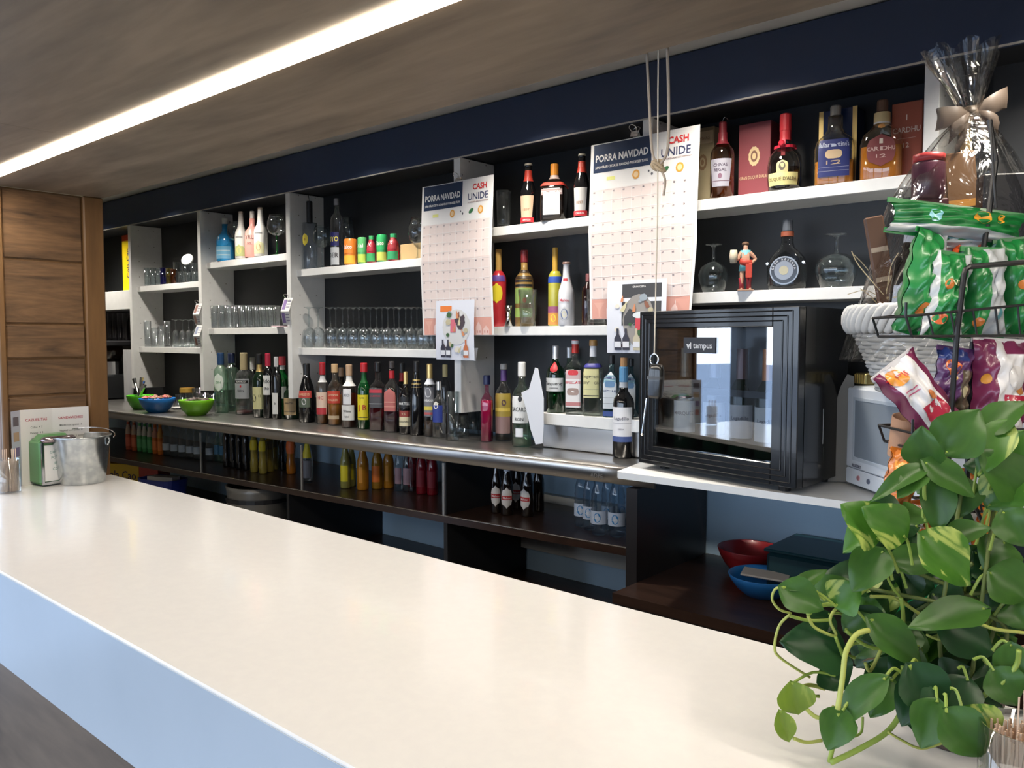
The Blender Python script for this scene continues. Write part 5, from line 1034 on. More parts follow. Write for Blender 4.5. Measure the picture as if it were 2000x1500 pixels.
gift('sweets_box', 'brown and orange sweets box in the middle of the gift basket', 'box', 1898, 300, 56, 'box', (.22, .12, .06), (.65, .3, .06), 1.82, (0, -.1, 0))
gift('nougat_box', 'brown nougat bar box slanting at the left of the gift basket', 'box', 1745, 420, 34, 'box', (.14, .07, .04), (.5, .4, .3), 1.80, (0, -.18, 0))
gift('black_packet', 'black packet with grey lettering at the right of the gift basket', 'packet', 1955, 345, 90, 'box', (.035, .035, .04), (.10, .10, .11), 1.74)
st = MB(); r3 = random.Random(5)
for k in range(90):
    a0 = r3.uniform(0, 2*PI); d0 = RRm*.75*math.sqrt(r3.random()); p0 = Vector((d0*math.cos(a0), d0*math.sin(a0), zr0+r3.uniform(.01, .12))); d1 = Vector((r3.uniform(-1, 1), r3.uniform(-1, 1), r3.uniform(-.2, 1.3)))*.045
    st.tube(smooth_path([p0, p0+d1+Vector((r3.uniform(-.02, .02), 0, .01)), p0+d1*1.8], 3), .0011, 4, cap=False)
tag(st.build('straw_filling', mat((.58, .47, .28), .6), gb), 'golden straw strands', kind='stuff')
# cellophane
def cello(name, u0):
    mt = bpy.data.materials.new(name); mt.use_nodes = True; n, l = nodes_of(mt); n.clear()
    out = n.new('ShaderNodeOutputMaterial'); mix = n.new('ShaderNodeMixShader'); tr = n.new('ShaderNodeBsdfTransparent'); gl = n.new('ShaderNodeBsdfGlossy')
    lw = n.new('ShaderNodeLayerWeight'); lw.inputs['Blend'].default_value = .35; mp = n.new('ShaderNodeMapRange'); mp.inputs['To Min'].default_value = u0; mp.inputs['To Max'].default_value = .9
    tc = n.new('ShaderNodeTexCoord'); nz = n.new('ShaderNodeTexNoise'); nz.inputs['Scale'].default_value = 9; nz.inputs['Detail'].default_value = 3; nz.inputs['Distortion'].default_value = 2.5
    bp = n.new('ShaderNodeBump'); bp.inputs['Strength'].default_value = .8; bp.inputs['Distance'].default_value = .016
    tr.inputs[0].default_value = (.93, .92, .90, 1); gl.inputs['Roughness'].default_value = .12; ps = n.new('ShaderNodeMath'); ps.operation = 'POWER'; ps.inputs[1].default_value = 2.2
    l.new(tc.outputs['Object'], nz.inputs[0]); l.new(nz.outputs[0], bp.inputs['Height']); l.new(bp.outputs[0], gl.inputs['Normal']); l.new(bp.outputs[0], lw.inputs['Normal'])
    l.new(lw.outputs['Facing'], ps.inputs[0]); l.new(ps.outputs[0], mp.inputs[0]); l.new(mp.outputs[0], mix.inputs[0]); l.new(tr.outputs[0], mix.inputs[1]); l.new(gl.outputs[0], mix.inputs[2]); l.new(mix.outputs[0], out.inputs[0]); return mt
CEL = cello('cellophane', .09)
cw = empty('cellophane_wrap', (GC.x, GC.y, 1.3775), 0, 'clear cellophane gathered by a ribbon over the gift basket', 'wrap')
kp = pC(1896, 222, 1.80)-cw.location
def wrapmesh(rings, seg=64):
    V = []; r4 = random.Random(11); ph = [r4.uniform(0, 6.28) for _ in range(6)]
    for (f, z, R_, cx, cy, am) in rings:
        for i in range(seg):
            t = 2*PI*i/seg; wob = 1+am*(.5*math.sin(9*t+ph[0]+z*9)+.3*math.sin(17*t+ph[1]-z*6)+.25*math.sin(27*t+ph[2]))
            V.append((cx+R_*wob*math.cos(t), cy+R_*wob*math.sin(t), z+(.012*math.sin(7*t+ph[3]) if am > .3 else 0)))
    F = [(j*seg+i, j*seg+(i+1) % seg, (j+1)*seg+(i+1) % seg, (j+1)*seg+i) for j in range(len(rings)-1) for i in range(seg)]
    return V, F
rings = []
for k in range(12):
    f = k/11; z = zr1*.35+(kp.z-zr1*.35)*f
    tb = [(0, 1.03), (.245, .86), (.38, .80), (.52, .76), (.65, .68), (.79, .50), (.9, .31), (1.0, .075)]
    R_ = (RRm+.002)*prof_at(tb, min(f, 1.0))
    rings.append((f, z, max(R_, .013), kp.x*f**1.5, kp.y*f**1.5, .03+.07*f))
V, F = wrapmesh(rings); mesh('bag', V, F, CEL, cw, smooth=True)
top = pC(1872, 100, 1.80)-cw.location; rings = [(0, kp.z, .013, kp.x, kp.y, .1)]
for k in range(1, 6): f = k/5; rings.append((f, kp.z+(top.z-kp.z)*f, .013+.05*f**.9, kp.x+(top.x-kp.x)*f, kp.y+(top.y-kp.y)*f, .45))
V, F = wrapmesh(rings); mesh('ruffle', V, F, CEL, cw, smooth=True)
RBN = mat((.11, .08, .06), .5, alpha=.8)
bo = empty('ribbon_bow', tuple(kp), .7); bo.parent = cw; bo['label'] = 'taupe organza bow'
def band(pts, w0, mt=RBN, name='loop'):
    P_ = smooth_path(pts, 5); V = []; F = []
    for i, p in enumerate(P_): s_ = w0*(.35+.65*math.sin(PI*min(1, max(.0, i/(len(P_)-1))))); V += [tuple(p+Vector((0, 0, s_))), tuple(p+Vector((.004*math.sin(i), -.006, 0))), tuple(p-Vector((0, 0, s_)))]
    for i in range(len(P_)-1):
        for k in range(2): F.append((i*3+k, i*3+k+1, i*3+k+4, i*3+k+3))
    return mesh(name, V, F, mt, bo, smooth=True)
for s_, dz in ((-1, -.012), (1, .032)): band([(0, 0, 0), (s_*.035, -.02, dz*.6), (s_*.072, -.012, dz), (s_*.07, .012, dz), (s_*.03, .012, dz*.4), (0, 0, 0)], .024)
for s_, dz in ((-1, -.045), (1, -.03)): band([(0, 0, 0), (s_*.025, -.025, dz*.5), (s_*.05, -.02, dz), (s_*.045, .0, dz*1.1), (0, 0, 0)], .018)
for s_, dx in ((-1, -.04), (1, .03)): band([(0, -.005, 0), (dx*.5, -.02, -.04), (dx, -.012, -.085)], .02, name='ribbon_tail')
MB().loft([(0, .7), (.5, 1), (1, .7)], .017, .03, 14).build('knot', mat((.10, .075, .055), .5), bo, (0, 0, -.015), smooth=True)

# ------------------------------------------------------------------ wire snack rack on the bar
RC = .928
def r3p(x, y, c=RC): return pC(x, y, c)
rk = empty('snack_rack', tuple(Vector((r3p(1850, 900).x, r3p(1850, 900).y, ZB+.0004))), 0, 'black wire rack of snack bags standing on the bar behind the plant', 'rack')
ro = rk.location
back = Vector((-_sy, _cy, 0))*.085
def W_tube(pts, r_=.0024, name='wire', b=0):
    return MB().tube([tuple(p-ro+back*b) for p in pts], r_, 8).build(name, WIRE, rk)
base0 = r3p(1846, 900); base0.z = ZB+.004
W_tube([base0, r3p(1850, 1100), r3p(1852, 880), r3p(1870, 640), r3p(1883, 535), r3p(1886, 526), r3p(1894, 521), r3p(2000, 512), r3p(2080, 508)], .0032, 'front_frame')
W_tube([r3p(2080, 508), r3p(2075, 900), Vector((r3p(2070, 900).x, r3p(2070, 900).y, ZB+.004))], .0032, 'front_frame')
q = r3p(1930, 900); W_tube([Vector((q.x, q.y, ZB+.004)), r3p(1938, 700), r3p(1957, 515), r3p(1975, 400), r3p(1988, 300), r3p(1975, 215)], .0032, 'back_post', .5)
q = Vector((r3p(2040, 900).x, r3p(2040, 900).y, ZB+.004)); W_tube([base0, base0+back*1.0, Vector((r3p(2070, 900).x, r3p(2070, 900).y, ZB+.004))+back, Vector((r3p(2070, 900).x, r3p(2070, 900).y, ZB+.004)), base0], .0032, 'base_loop')
W_tube([r3p(1968, 225), r3p(1975, 330), r3p(1980, 398)], .0016, 'sign_rod', .4)
for (l_, top_, bot_, sl) in ((1769, 618, 657, -30), (1782, 846, 880, -10), (1842, 940, 1000, 60)):
    a0, b0_, a1, b1_ = r3p(l_, top_), r3p(l_+12, bot_), r3p(2075, top_+sl), r3p(2078, bot_-2)
    W_tube([a0, a1], .0016, 'tier_wire'); W_tube([b0_, b1_], .0016, 'tier_wire'); W_tube([a0, a1], .0016, 'tier_wire', 1); W_tube([b0_, b1_], .0016, 'tier_wire', 1)
    W_tube([a0-Vector((0, 0, -.016)), a0, b0_, b0_+back, a0+back, a0], .0016, 'tier_end'); W_tube([a1, b1_, b1_+back, a1+back, a1], .0016, 'tier_end')
    for k in range(1, 7): f = k/7; W_tube([a0.lerp(a1, f), b0_.lerp(b1_, f), b0_.lerp(b1_, f)+back], .0013, 'tier_wire')
for k in range(3): W_tube([r3p(1845+k*34, 935), r3p(1880+k*34, 1020)], .0022, 'tier_wire', -.05)

def bag(label, cx, cy, wpx, hpx, rot, c, cols, prints=(), th=.02, name='snack_bag', bend=0, yaw=0):
    q = pC(cx, cy, c); s = c/FPX; W = wpx*s; H = hpx*s
    o = empty(name, tuple(q), 0, label, 'snack bag')
    M = Matrix((RT, UP, -FW)).transposed() @ Matrix.Rotation(-math.radians(rot), 3, 'Z') @ Matrix.Rotation(yaw, 3, 'Y')
    o.rotation_euler = M.to_euler()
    r5 = random.Random(label); ph = r5.uniform(0, 6)
    def surf(u, v, off=0, side=1):   # u,v in -1..1
        pz = max(0, (1-abs(u)**2.6))*max(0, (1-abs(v)**3))**.8
        cr_ = .0028*math.sin(9*u+5*v+ph)*(abs(v)**2+.3)+.0022*math.sin(13*v-4*u+ph)+.0016*math.sin(17*u-11*v+2*ph)+.0014*abs(math.sin(7*u+9*v+ph))
        pinch = 1-.10*(1-abs(v)**2)*(1 if abs(u) > .5 else .6)+.03*abs(v)
        return (u*W/2*pinch, v*H/2*(1-.04*(1-abs(u))), side*(th*pz+.0008+off)+cr_+bend*(v*v)*.02)
    N = 22; V = []; F = []; fm = []
    for side in (1, -1):
        k0 = len(V)
        for j in range(N+1):
            for i in range(N+1): V.append(surf(-1+2*i/N, -1+2*j/N, 0, side))
        for j in range(N):
            for i in range(N):
                f = (k0+j*(N+1)+i, k0+j*(N+1)+i+1, k0+(j+1)*(N+1)+i+1, k0+(j+1)*(N+1)+i); F.append(f if side > 0 else f[::-1])
                u = (i+.5)/N; idx = 0
                for bi, (u0, u1, v0, v1) in enumerate(cols[1]):
                    if u0 <= u+.0*(j) <= u1 and v0 <= (j+.5)/N <= v1: idx = bi+1
                fm.append(idx)
    mats = [mat(k, .3, coat=.25) for k in cols[0]]
    mesh('film', V, F, None, o, smooth=True, mats=mats, fm=fm)
    for j in (-1, 1): MB().box((-W*.515, H/2*j*.965-.003, -.0012), (W*.515, H/2*j*.965+.003, .0012)).build('crimped_seal', mats[0], o)
    for pr_ in prints:
        k_, u, v, a_, b_, col = pr_[:6]; mb = MB()
        if k_ == 'e': mb.add([surf(u+a_*math.cos(t), v+b_*math.sin(t), .0009) for t in [2*PI*i/18 for i in range(18)]]+[surf(u, v, .0012)], [(i, (i+1) % 18, 18) for i in range(18)]); mb.build('print_patch', mat(col, .3, coat=.4), o, smooth=True)
        elif k_ == 'r':
            n = 5; mb.add([surf(u-a_+2*a_*i/n, v-b_+2*b_*j/n, .0009) for j in range(n+1) for i in range(n+1)], [(j*(n+1)+i, j*(n+1)+i+1, (j+1)*(n+1)+i+1, (j+1)*(n+1)+i) for j in range(n) for i in range(n)]); mb.build('print_patch', mat(col, .3, coat=.4), o, smooth=True)
        else: add_text(mb, k_, lambda x, y: surf(u+x*2/W, v+y*2/H, .0016), 0, 0, b_*H/2, a_*W); mb.build('lettering', mat(col, .4), o)
    return o
GR = (.01, .13, .03); GRL = (.012, .19, .04); SIL = (.42, .44, .45); PUR = (.17, .02, .07); WT = (.68, .66, .66); ORG = (.55, .16, .02)
gcols = ([GRL, SIL, GR], [(.46, 1, 0, 1), (0, .2, 0, 1)])
bag('large green snack bag with orange spots lying across the top of the rack', 1868, 436, 270, 62, 7, .985, ([GRL, GR, SIL], [(0, .2, 0, 1), (0, 1, 0, .25)]), [('e', .25, .3, .13, .4, (.75, .35, .03)), ('e', .55, .35, .08, .3, (.75, .35, .03)), ('e', -.45, .1, .1, .4, (.25, .55, .6))], .02)
bag('silver backed snack bag tucked under the top green bag', 1880, 468, 170, 46, 4, .995, ([SIL, GRL, (.25, .42, .42)], [(.75, 1, 0, 1), (.2, .6, .4, .7)]), [], .012)
bag('leftmost green snack bag in the upper tier, leaning left', 1797, 552, 70, 205, 12, .975, ([GRL, SIL, GR], [(.7, 1, 0, 1), (0, .25, 0, .4)]), [('e', -.3, -.55, .25, .12, ORG), ('e', .3, -.8, .15, .05, ORG), ('r', .62, .25, .2, .45, SIL)], .022, yaw=.3)
bag('green snack bag with orange tip and corn print, second in the upper tier', 1847, 578, 78, 170, 10, .955, ([GRL, SIL], [(.78, 1, 0, 1), (0, .12, 0, 1)]), [('e', -.4, .2, .2, .12, ORG), ('e', -.45, -.6, .3, .14, (.6, .12, .03)), ('SNACK', .5, .22, (.7, .7, .35), (.75, .72, .4)), ] if False else [('e', -.4, .2, .2, .12, ORG), ('e', -.45, -.6, .3, .14, (.6, .12, .03)), ('NUEZ', .1, .25, .55, .16, (.75, .72, .4))], .022)
bag('green bag with wide silver text panel, third in the upper tier', 1918, 572, 88, 175, 2, .965, gcols, [('r', .4, .2, .28, .3, (.60, .62, .63)), ('e', -.5, -.7, .2, .1, ORG), ('e', .3, -.5, .25, .15, (.12, .35, .4))], .022)
bag('green snack bag at the right edge of the upper tier', 1988, 560, 84, 190, -4, .975, ([GR, SIL, GRL], [(.7, 1, 0, .6), (.2, .5, 0, 1)]), [('e', -.2, .0, .25, .12, ORG), ('e', .3, .5, .15, .08, (.5, .75, .75))], .022)
bag('small orange-red bag corner poking up between the green bags', 1868, 512, 44, 60, 38, .99, ([(.66, .10, .02), SIL], [(0, .3, 0, .4)]), [], .01)
bag('red and silver bag behind the green bags on the right', 1938, 500, 100, 50, 4, .995, ([SIL, (.6, .08, .02)], [(0, 1, .6, 1)]), [], .012)
pc = ([WT, PUR, PUR], [(0, .16, 0, 1), (.84, 1, 0, 1)])
bag('white and plum snack bag tilted far to the left in the middle tier', 1808, 795, 98, 218, -38, .945, pc, [('e', -.35, .8, .35, .16, (.75, .30, .04)), ('TOSTIS', -.35, .8, .5, .12, (.6, .03, .03)), ('r', .05, -.05, .48, .17, (.40, .02, .05)), ('Snacks', .05, .02, .7, .07, WH), ('r', -.25, .42, .3, .012, (.5, .1, .2)), ('r', -.25, .5, .3, .012, (.5, .1, .2)), ('e', .25, .22, .12, .10, (.55, .18, .05)), ('r', .1, -.75, .3, .05, (.25, .04, .3)), ('INGREDIENTES', -.05, -.42, .5, .04, (.3, .28, .32)), ('r', 0, -.52, .4, .008, (.4, .4, .42)), ('r', 0, -.58, .4, .008, (.4, .4, .42))], .018)
bag('dark purple bag with fiery orange print between the plum bags', 1858, 745, 72, 130, 8, .965, ([(.10, .03, .12), (.12, .09, .06), (.03, .05, .2)], [(.55, 1, 0, .7), (0, .8, .8, 1)]), [('e', -.4, .4, .3, .25, (.7, .14, .02)), ('e', -.3, .1, .15, .1, (.75, .45, .1)), ('e', .4, -.3, .25, .2, (.45, .40, .25))], .018)
bag('white and plum snack bag with dark red panel at the right of the middle tier', 1948, 762, 112, 200, 4, .96, ([WT, PUR], [(0, .3, 0, 1), (.86, 1, 0, 1), (.5, 1, .86, 1)]), [('r', .3, -.25, .42, .16, (.40, .02, .05)), ('r', .3, -.2, .34, .012, WH), ('r', .3, -.28, .34, .012, WH), ('r', .3, -.36, .34, .012, WH), ('e', -.72, .2, .14, .10, (.75, .32, .04)), ('e', .25, .25, .32, .25, (.58, .56, .55)), ('e', .5, .0, .2, .08, (.5, .2, .05))], .022)
bag('glossy orange snack bag at the left of the lowest tier', 1757, 940, 62, 120, 14, .955, ([ORG, (.8, .32, .05), SIL], [(.1, .4, .3, .8)]), [('e', .1, .2, .3, .12, (.75, .74, .7)), ('e', .2, .35, .2, .06, BK)], .02)
bag('orange and silver bag behind the wires of the lowest tier', 1868, 985, 84, 130, -10, .985, ([ORG, SIL], [(.55, .8, .2, 1)]), [('e', -.4, 0, .3, .15, (.8, .4, .1))], .018)
bag('small orange bag at the right of the lowest tier', 1925, 1020, 64, 110, 0, .985, ([ORG, (.75, .3, .05)], [(.1, .5, 0, 1)]), [], .018)
bag('orange and white bag low behind the leaves', 1790, 1020, 70, 80, -6, .985, ([ORG, WT], [(0, .5, .4, 1)]), [], .018)
q = pC(1765, 850, .99); ct = tag(MB().loft([(0, 1), (1, 1.0), (1, .93), (0, .93)], .018, .05, 20, closed=False).build('cardboard_tube', mat((.36, .2, .12), .7), None, (q.x, q.y, q.z-.025), (.2, .15, 0), smooth=True), 'brown open cardboard tube tucked under the tilted plum bag', 'tube')

# ------------------------------------------------------------------ items at the left end of the bar
def at_bar(x, y): return pZ(x, y, ZB)
q = at_bar(160, 944); dz = depth(q); sc_p = dz/FPX; Rb = 41*sc_p; q = q+Vector((-.9, .43, 0))*Rb*.35
Hb = 92*sc_p*1.0
bk = empty('zinc_bucket', (q.x, q.y, ZB+.0004), 0, 'small galvanised metal bucket with wire handle at the end of the bar', 'bucket')
GALV = noisy('galvanised', (.42, .45, .46), (.60, .62, .62), 40, .26, .95)
MB().loft([(0, .77), (.02, .79), (.97, 1), (1, 1.03), (1, .98), (.03, .75), (.025, .02)], 52*sc_p, Hb, 36, closed=False).build('shell', GALV, bk, smooth=True)
MB().tube([(52*sc_p*1.03*math.cos(t), 52*sc_p*1.03*math.sin(t), Hb) for t in [2*PI*i/36 for i in range(37)]], .0022, 8, cap=False).build('rolled_rim', GALV, bk, smooth=True)
RH = 52*sc_p
for s_ in (-1, 1):
    c_ = Vector((RT.x, RT.y, 0))*RH*.99*s_; MB().tube(smooth_path([tuple(c_+Vector((0, 0, Hb*.80))), tuple(c_*1.08+Vector((0, 0, Hb*.9))), tuple(c_*1.02+Vector((0, 0, Hb*.97)))], 4), .0028, 8).build('ear', GALV, bk)
hd = []
for i in range(17):
    t = PI*i/16; v = Vector((RT.x, RT.y, 0))*math.cos(t)*RH*1.22+Vector((-_sy, _cy, 0))*math.sin(t)*RH*.75*(1)+Vector((0, 0, Hb*.97+math.sin(t)*RH*.28))
    hd.append(tuple(v))
MB().tube(hd, .0014, 8).build('wire_handle', CHROME, bk)
th = math.radians(98); q = pX(80, 900, -2.597); q.z = ZB; dz = depth(q); sp_ = dz/FPX
nd = empty('napkin_dispenser', (q.x, q.y, ZB+.0005), th, 'green and chrome paper napkin dispenser behind the metal bucket', 'dispenser')
nh = 100*sp_; nw = .105; ndp = .075
MB().box((0, .004, .003), (nw, ndp, nh*.9), .008).box((.004, .006, nh*.6), (nw-.004, ndp-.004, nh), .016).build('green_case', mat((.10, .26, .09), .35, coat=.3), nd)
MB().box((.002, -.003, .004), (.008, .003, nh*.86)).box((nw-.008, -.003, .004), (nw-.002, .003, nh*.86)).box((.008, -.003, .004), (nw-.008, .003, .012)).build('chrome_frame', CHROME, nd)
MB().box((.010, -.0015, .014), (nw-.010, .0035, nh*.80)).build('napkins', mat((.80, .80, .78), .7), nd)
mb = MB()
for k, s_ in enumerate(('GRACIAS', 'POR SU', 'E LE', 'COPA')): add_text(mb, s_, lambda x, y: (x, -.0022, y), nw*.45, nh*(.66-.11*k), .011)
mb.build('lettering', mat((.2, .35, .3), .6), nd.children[-1])
MB().loft([(0, .9), (.5, 1), (1, .85)], nw*.5, .016, 22, 2, .45).build('steel_lip', mat((.30, .24, .25), .2, .9), nd, (nw*.5, .002, nh*.86), smooth=True)
# toothpick glasses
def picks(label, px, yb, w_, h_, mouth=1.0, zc=None):
    q = pX(px, 900, -2.575) if not zc else Vector((pC(px, 900, zc).x, pC(px, 900, zc).y, ZB)); s = depth(q)/FPX; R_ = w_/2*s; H_ = h_*s
    if zc: H_ = h_
    q.z = ZB
    o = empty('toothpick_glass', (q.x, q.y, ZB+.0004), 0, label, 'glass')
    MB().loft([(0, .93), (.04, 1), (1, 1), (1, .95), (.05, .93), (.04, .02)], R_, H_, 26, closed=False).build('glass_body', CLEAR, o, smooth=True)
    mb = MB(); r6 = random.Random(3)
    for k in range(150):
        a = r6.uniform(0, 2*PI); d = R_*.86*math.sqrt(r6.random()); a2 = a+r6.uniform(-.3, .3); d2 = R_*.86*math.sqrt(r6.random()) if r6.random() < .3 else d
        hh_ = H_*r6.uniform(.86, .97) if k > 6 else H_*1.3
        mb.tube([(d*math.cos(a), d*math.sin(a), H_*.05), (d2*math.cos(a2)*(1 if k > 6 else .7), d2*math.sin(a2), hh_)], .0012 if not zc else .001, 4)
    tag(mb.build('toothpicks', mat((.66, .47, .33), .6), o), kind='stuff')
    return o
picks('glass of toothpicks at the far left end of the bar', 16, 949, 40, 66)
picks('glass of toothpicks in the near right corner beside the trailing plant', 2022, 1500, 158, .088, zc=.72)
mn = empty('menu_card', (-2.665, pX(110, 940, -2.665).y, ZB+.0005), 0, 'folded menu card with snack lists leaning on the wooden wall', 'menu'); mo_ = mn.location
mx = [(-2.662, 42), (-2.672, 104), (-2.662, 176)]; zt_ = [pX(42, 800, -2.662).z, pX(104, 797, -2.665).z, pX(176, 794, -2.662).z]; zt_ = [max(zt_)]*3
for k in range(2):
    (xa, pa), (xb, pb) = mx[k], mx[k+1]; A_ = Vector((xa, pX(pa, 900, xa).y, ZB+.0005))-mo_; B_ = Vector((xb, pX(pb, 900, xb).y, ZB+.0005))-mo_; hh = zt_[0]-ZB-.002
    d_ = (B_-A_); L_ = d_.length; dn = d_.normalized(); nn = Vector((dn.y, -dn.x, 0))
    P_ = lambda x, y, off=.0: tuple(A_+dn*x+nn*off+Vector((0, 0, y)))
    pg = mesh('page', [P_(0, 0), P_(L_, 0), P_(L_, hh), P_(0, hh), P_(0, 0, -.001), P_(L_, 0, -.001), P_(L_, hh, -.001), P_(0, hh, -.001)], [(0, 1, 2, 3), (7, 6, 5, 4), (0, 4, 5, 1), (2, 6, 7, 3), (1, 5, 6, 2), (0, 3, 7, 4)], mat((.74, .72, .70), .6), mn)
    mb = MB(); add_text(mb, ('CAZUELITAS', 'SANDWICHES')[k], lambda x, y: P_(x, y, .0008), L_*.5, hh*.86, .011, L_*.8); mb.build('lettering', mat((.45, .04, .08), .6), pg)
    mb = MB()
    for j, s_ in enumerate((['Callos  4 7', 'Patatas  3 5', 'Alitas  4 7', 'Torreznos 3 6', 'Bravas  3 5', 'Oreja  4 7', 'Setas  4 8'], ['Mixto con queso  3', 'Vegetal con pollo  4', 'Jamon serrano y queso', 'Completo con huevo  5'])[k]): add_text(mb, s_, lambda x, y: P_(x, y, .0008), L_*.5, hh*(.76-.075*j), .008, L_*.8, .005)
    mb.build('lettering', mat((.1, .1, .1), .6), pg)
    if k: mb = MB(); add_text(mb, 'PARRILLADA', lambda x, y: P_(x, y, .0008), L_*.5, hh*.36, .011, L_*.8); mb.build('lettering', mat((.45, .04, .08), .6), pg)
A_ = Vector((-2.662, pX(42, 900, -2.662).y, ZB+.0005))-mo_; B_ = A_+Vector((.035, -.035, 0)); hh = zt_[0]-ZB-.002
pg = mesh('cover_page', [tuple(A_), tuple(B_), tuple(B_+Vector((0, 0, hh))), tuple(A_+Vector((0, 0, hh)))], [(0, 1, 2, 3)], mat((.50, .52, .62), .5), mn)
for j in range(4): P0 = A_.lerp(B_, .2)+Vector((.0006, .0006, hh*(.2+.2*j))); P1_ = A_.lerp(B_, .8)+Vector((.0006, .0006, hh*(.2+.2*j))); mesh('photo_print', [tuple(P0), tuple(P1_), tuple(P1_+Vector((0, 0, hh*.12))), tuple(P0+Vector((0, 0, hh*.12)))], [(0, 1, 2, 3)], mat([(.4, .15, .15), (.2, .15, .3), (.45, .3, .2), (.12, .1, .12)][j], .5), pg)

# ------------------------------------------------------------------ bowls in the right cupboard
zf_ = .7352
def cbowl(label, px, yr, w_, col, Y, rim=.0, hh=.075, tilt=(0, 0, 0)):
    q = pY(px, yr, Y); R_ = w_/2*depth(q)/FPX; H_ = max(.05, q.z-zf_)
    o = empty('plastic_bowl', (q.x, q.y, zf_+.0004), 0, label, 'bowl')
    MB().loft([(0, .5), (.03, .53), (.35, .76), (.7, .92), (1, 1), (1.02, .99), (1, .96), (.7, .88), (.35, .71), (.08, .48), (.07, .02)], R_, H_, 32, closed=False).build('shell', mat(col, .35, coat=.2), o, rot=tilt, smooth=True)
    return o, R_, H_
cbowl('dark red plastic bowl in the cupboard under the microwave', 1465, 1070, 124, (.34, .02, .025), 2.47)
o, R_, H_ = cbowl('blue plastic bowl with a grey board in it, under the microwave', 1492, 1122, 136, (.02, .17, .50), 2.28)
tag(MB().box((-R_*.6, -R_*.45, 0), (R_*.7, R_*.35, .006), .002).build('grey_board', mat((.45, .43, .42), .6), None, (o.location.x, o.location.y, o.location.z+H_*.97), (.0, .06, .3)), 'grey chopping board resting in the blue bowl', 'board')
q = pY(1610, 1100, 2.45); tr_ = empty('dark_tray', (q.x, 2.42, zf_+.0004), 0, 'dark teal plastic crate at the back of the cupboard', 'crate')
MB().box((-.13, -.10, 0), (.30, .14, q.z-zf_+.04), .012).build('crate_body', mat((.006, .04, .05), .45), tr_); MB().box((-.135, -.105, q.z-zf_+.0405), (.305, .145, q.z-zf_+.05), .003).build('rim', mat((.008, .05, .06), .4), tr_)
q = pY(1790, 1140, 2.25); gp = empty('green_box', (q.x, 2.2, zf_+.0004), .2, 'bright green plastic box behind the plant leaves', 'box')
MB().box((-.10, -.06, 0), (.10, .06, max(.05, q.z-zf_+.02)), .006).build('box_body', mat((.01, .30, .10), .4), gp); MB().box((-.105, -.065, max(.05, q.z-zf_+.02)+.0005), (.105, .065, max(.05, q.z-zf_+.02)+.01), .003).build('lid', mat((.01, .34, .12), .4), gp)
# ------------------------------------------------------------------ trailing pothos in a pot on the bar
def leafmat(name, c1, c2, c3, amt):
    mt = bpy.data.materials.new(name); mt.use_nodes = True; n, l = nodes_of(mt); b = n['Principled BSDF']
    tc = n.new('ShaderNodeTexCoord'); mp = n.new('ShaderNodeMapping'); mp.inputs['Scale'].default_value = (70, 22, 20)
    nz = n.new('ShaderNodeTexNoise'); nz.inputs['Scale'].default_value = 1; nz.inputs['Detail'].default_value = 3; nz.inputs['Distortion'].default_value = .8
    cr = n.new('ShaderNodeValToRGB'); cr.color_ramp.elements[0].position = amt; cr.color_ramp.elements[1].position = amt+.06; cr.color_ramp.elements[0].color = (*c1, 1); cr.color_ramp.elements[1].color = (*c3, 1)
    e = cr.color_ramp.elements.new(.3); e.color = (*c2, 1)
    l.new(tc.outputs['Object'], mp.inputs[0]); l.new(mp.outputs[0], nz.inputs[0]); l.new(nz.outputs[0], cr.inputs[0]); l.new(cr.outputs[0], b.inputs['Base Color'])
    b.inputs['Roughness'].default_value = .38; b.inputs['Subsurface Weight'].default_value = 0; b.inputs['Transmission Weight'].default_value = 0
    # thin leaf: let some light through
    ts = n.new('ShaderNodeBsdfTranslucent'); l.new(cr.outputs[0], ts.inputs[0]); mx = n.new('ShaderNodeMixShader'); mx.inputs[0].default_value = .25
    l.new(b.outputs[0], mx.inputs[1]); l.new(ts.outputs[0], mx.inputs[2]); l.new(mx.outputs[0], n['Material Output'].inputs[0]); return mt
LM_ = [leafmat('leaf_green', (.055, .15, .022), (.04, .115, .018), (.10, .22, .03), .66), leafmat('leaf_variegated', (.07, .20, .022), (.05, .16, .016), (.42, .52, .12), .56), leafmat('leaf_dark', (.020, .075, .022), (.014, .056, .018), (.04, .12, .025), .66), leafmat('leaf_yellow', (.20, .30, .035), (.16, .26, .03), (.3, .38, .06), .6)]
STEM = mat((.26, .36, .06), .45, name='stem_green'); STEMY = mat((.40, .44, .10), .45, name='stem_yellow')
PC = .90
pq = pC(1868, 1320, .885); pot = empty('pothos_plant', (pq.x, pq.y, ZB+.0005), 0, 'trailing green and yellow pothos plant in a pot on the right end of the bar', 'plant')
po = pot.location
MB().loft([(0, .72), (.04, .74), (.86, .96), (.87, 1.04), (1, 1.06), (1, .98), (.9, .9)], .050, .066, 30).build('pot', mat((.06, .04, .03), .6), pot, smooth=True)
mb = MB(); r7 = random.Random(2)
for k in range(70): a = r7.uniform(0, 2*PI); d = .042*math.sqrt(r7.random()); s = r7.uniform(.004, .009); mb.box((d*math.cos(a)-s, d*math.sin(a)-s, .059), (d*math.cos(a)+s, d*math.sin(a)+s, .064+s*.5))
tag(mb.build('soil', mat((.07, .045, .03), .9), pot), kind='stuff')
LEN = [0, .05, .12, .22, .34, .48, .62, .76, .88, .96, 1.0]; WID = [.0, .40, .72, .95, 1.0, .93, .78, .56, .32, .12, .0]
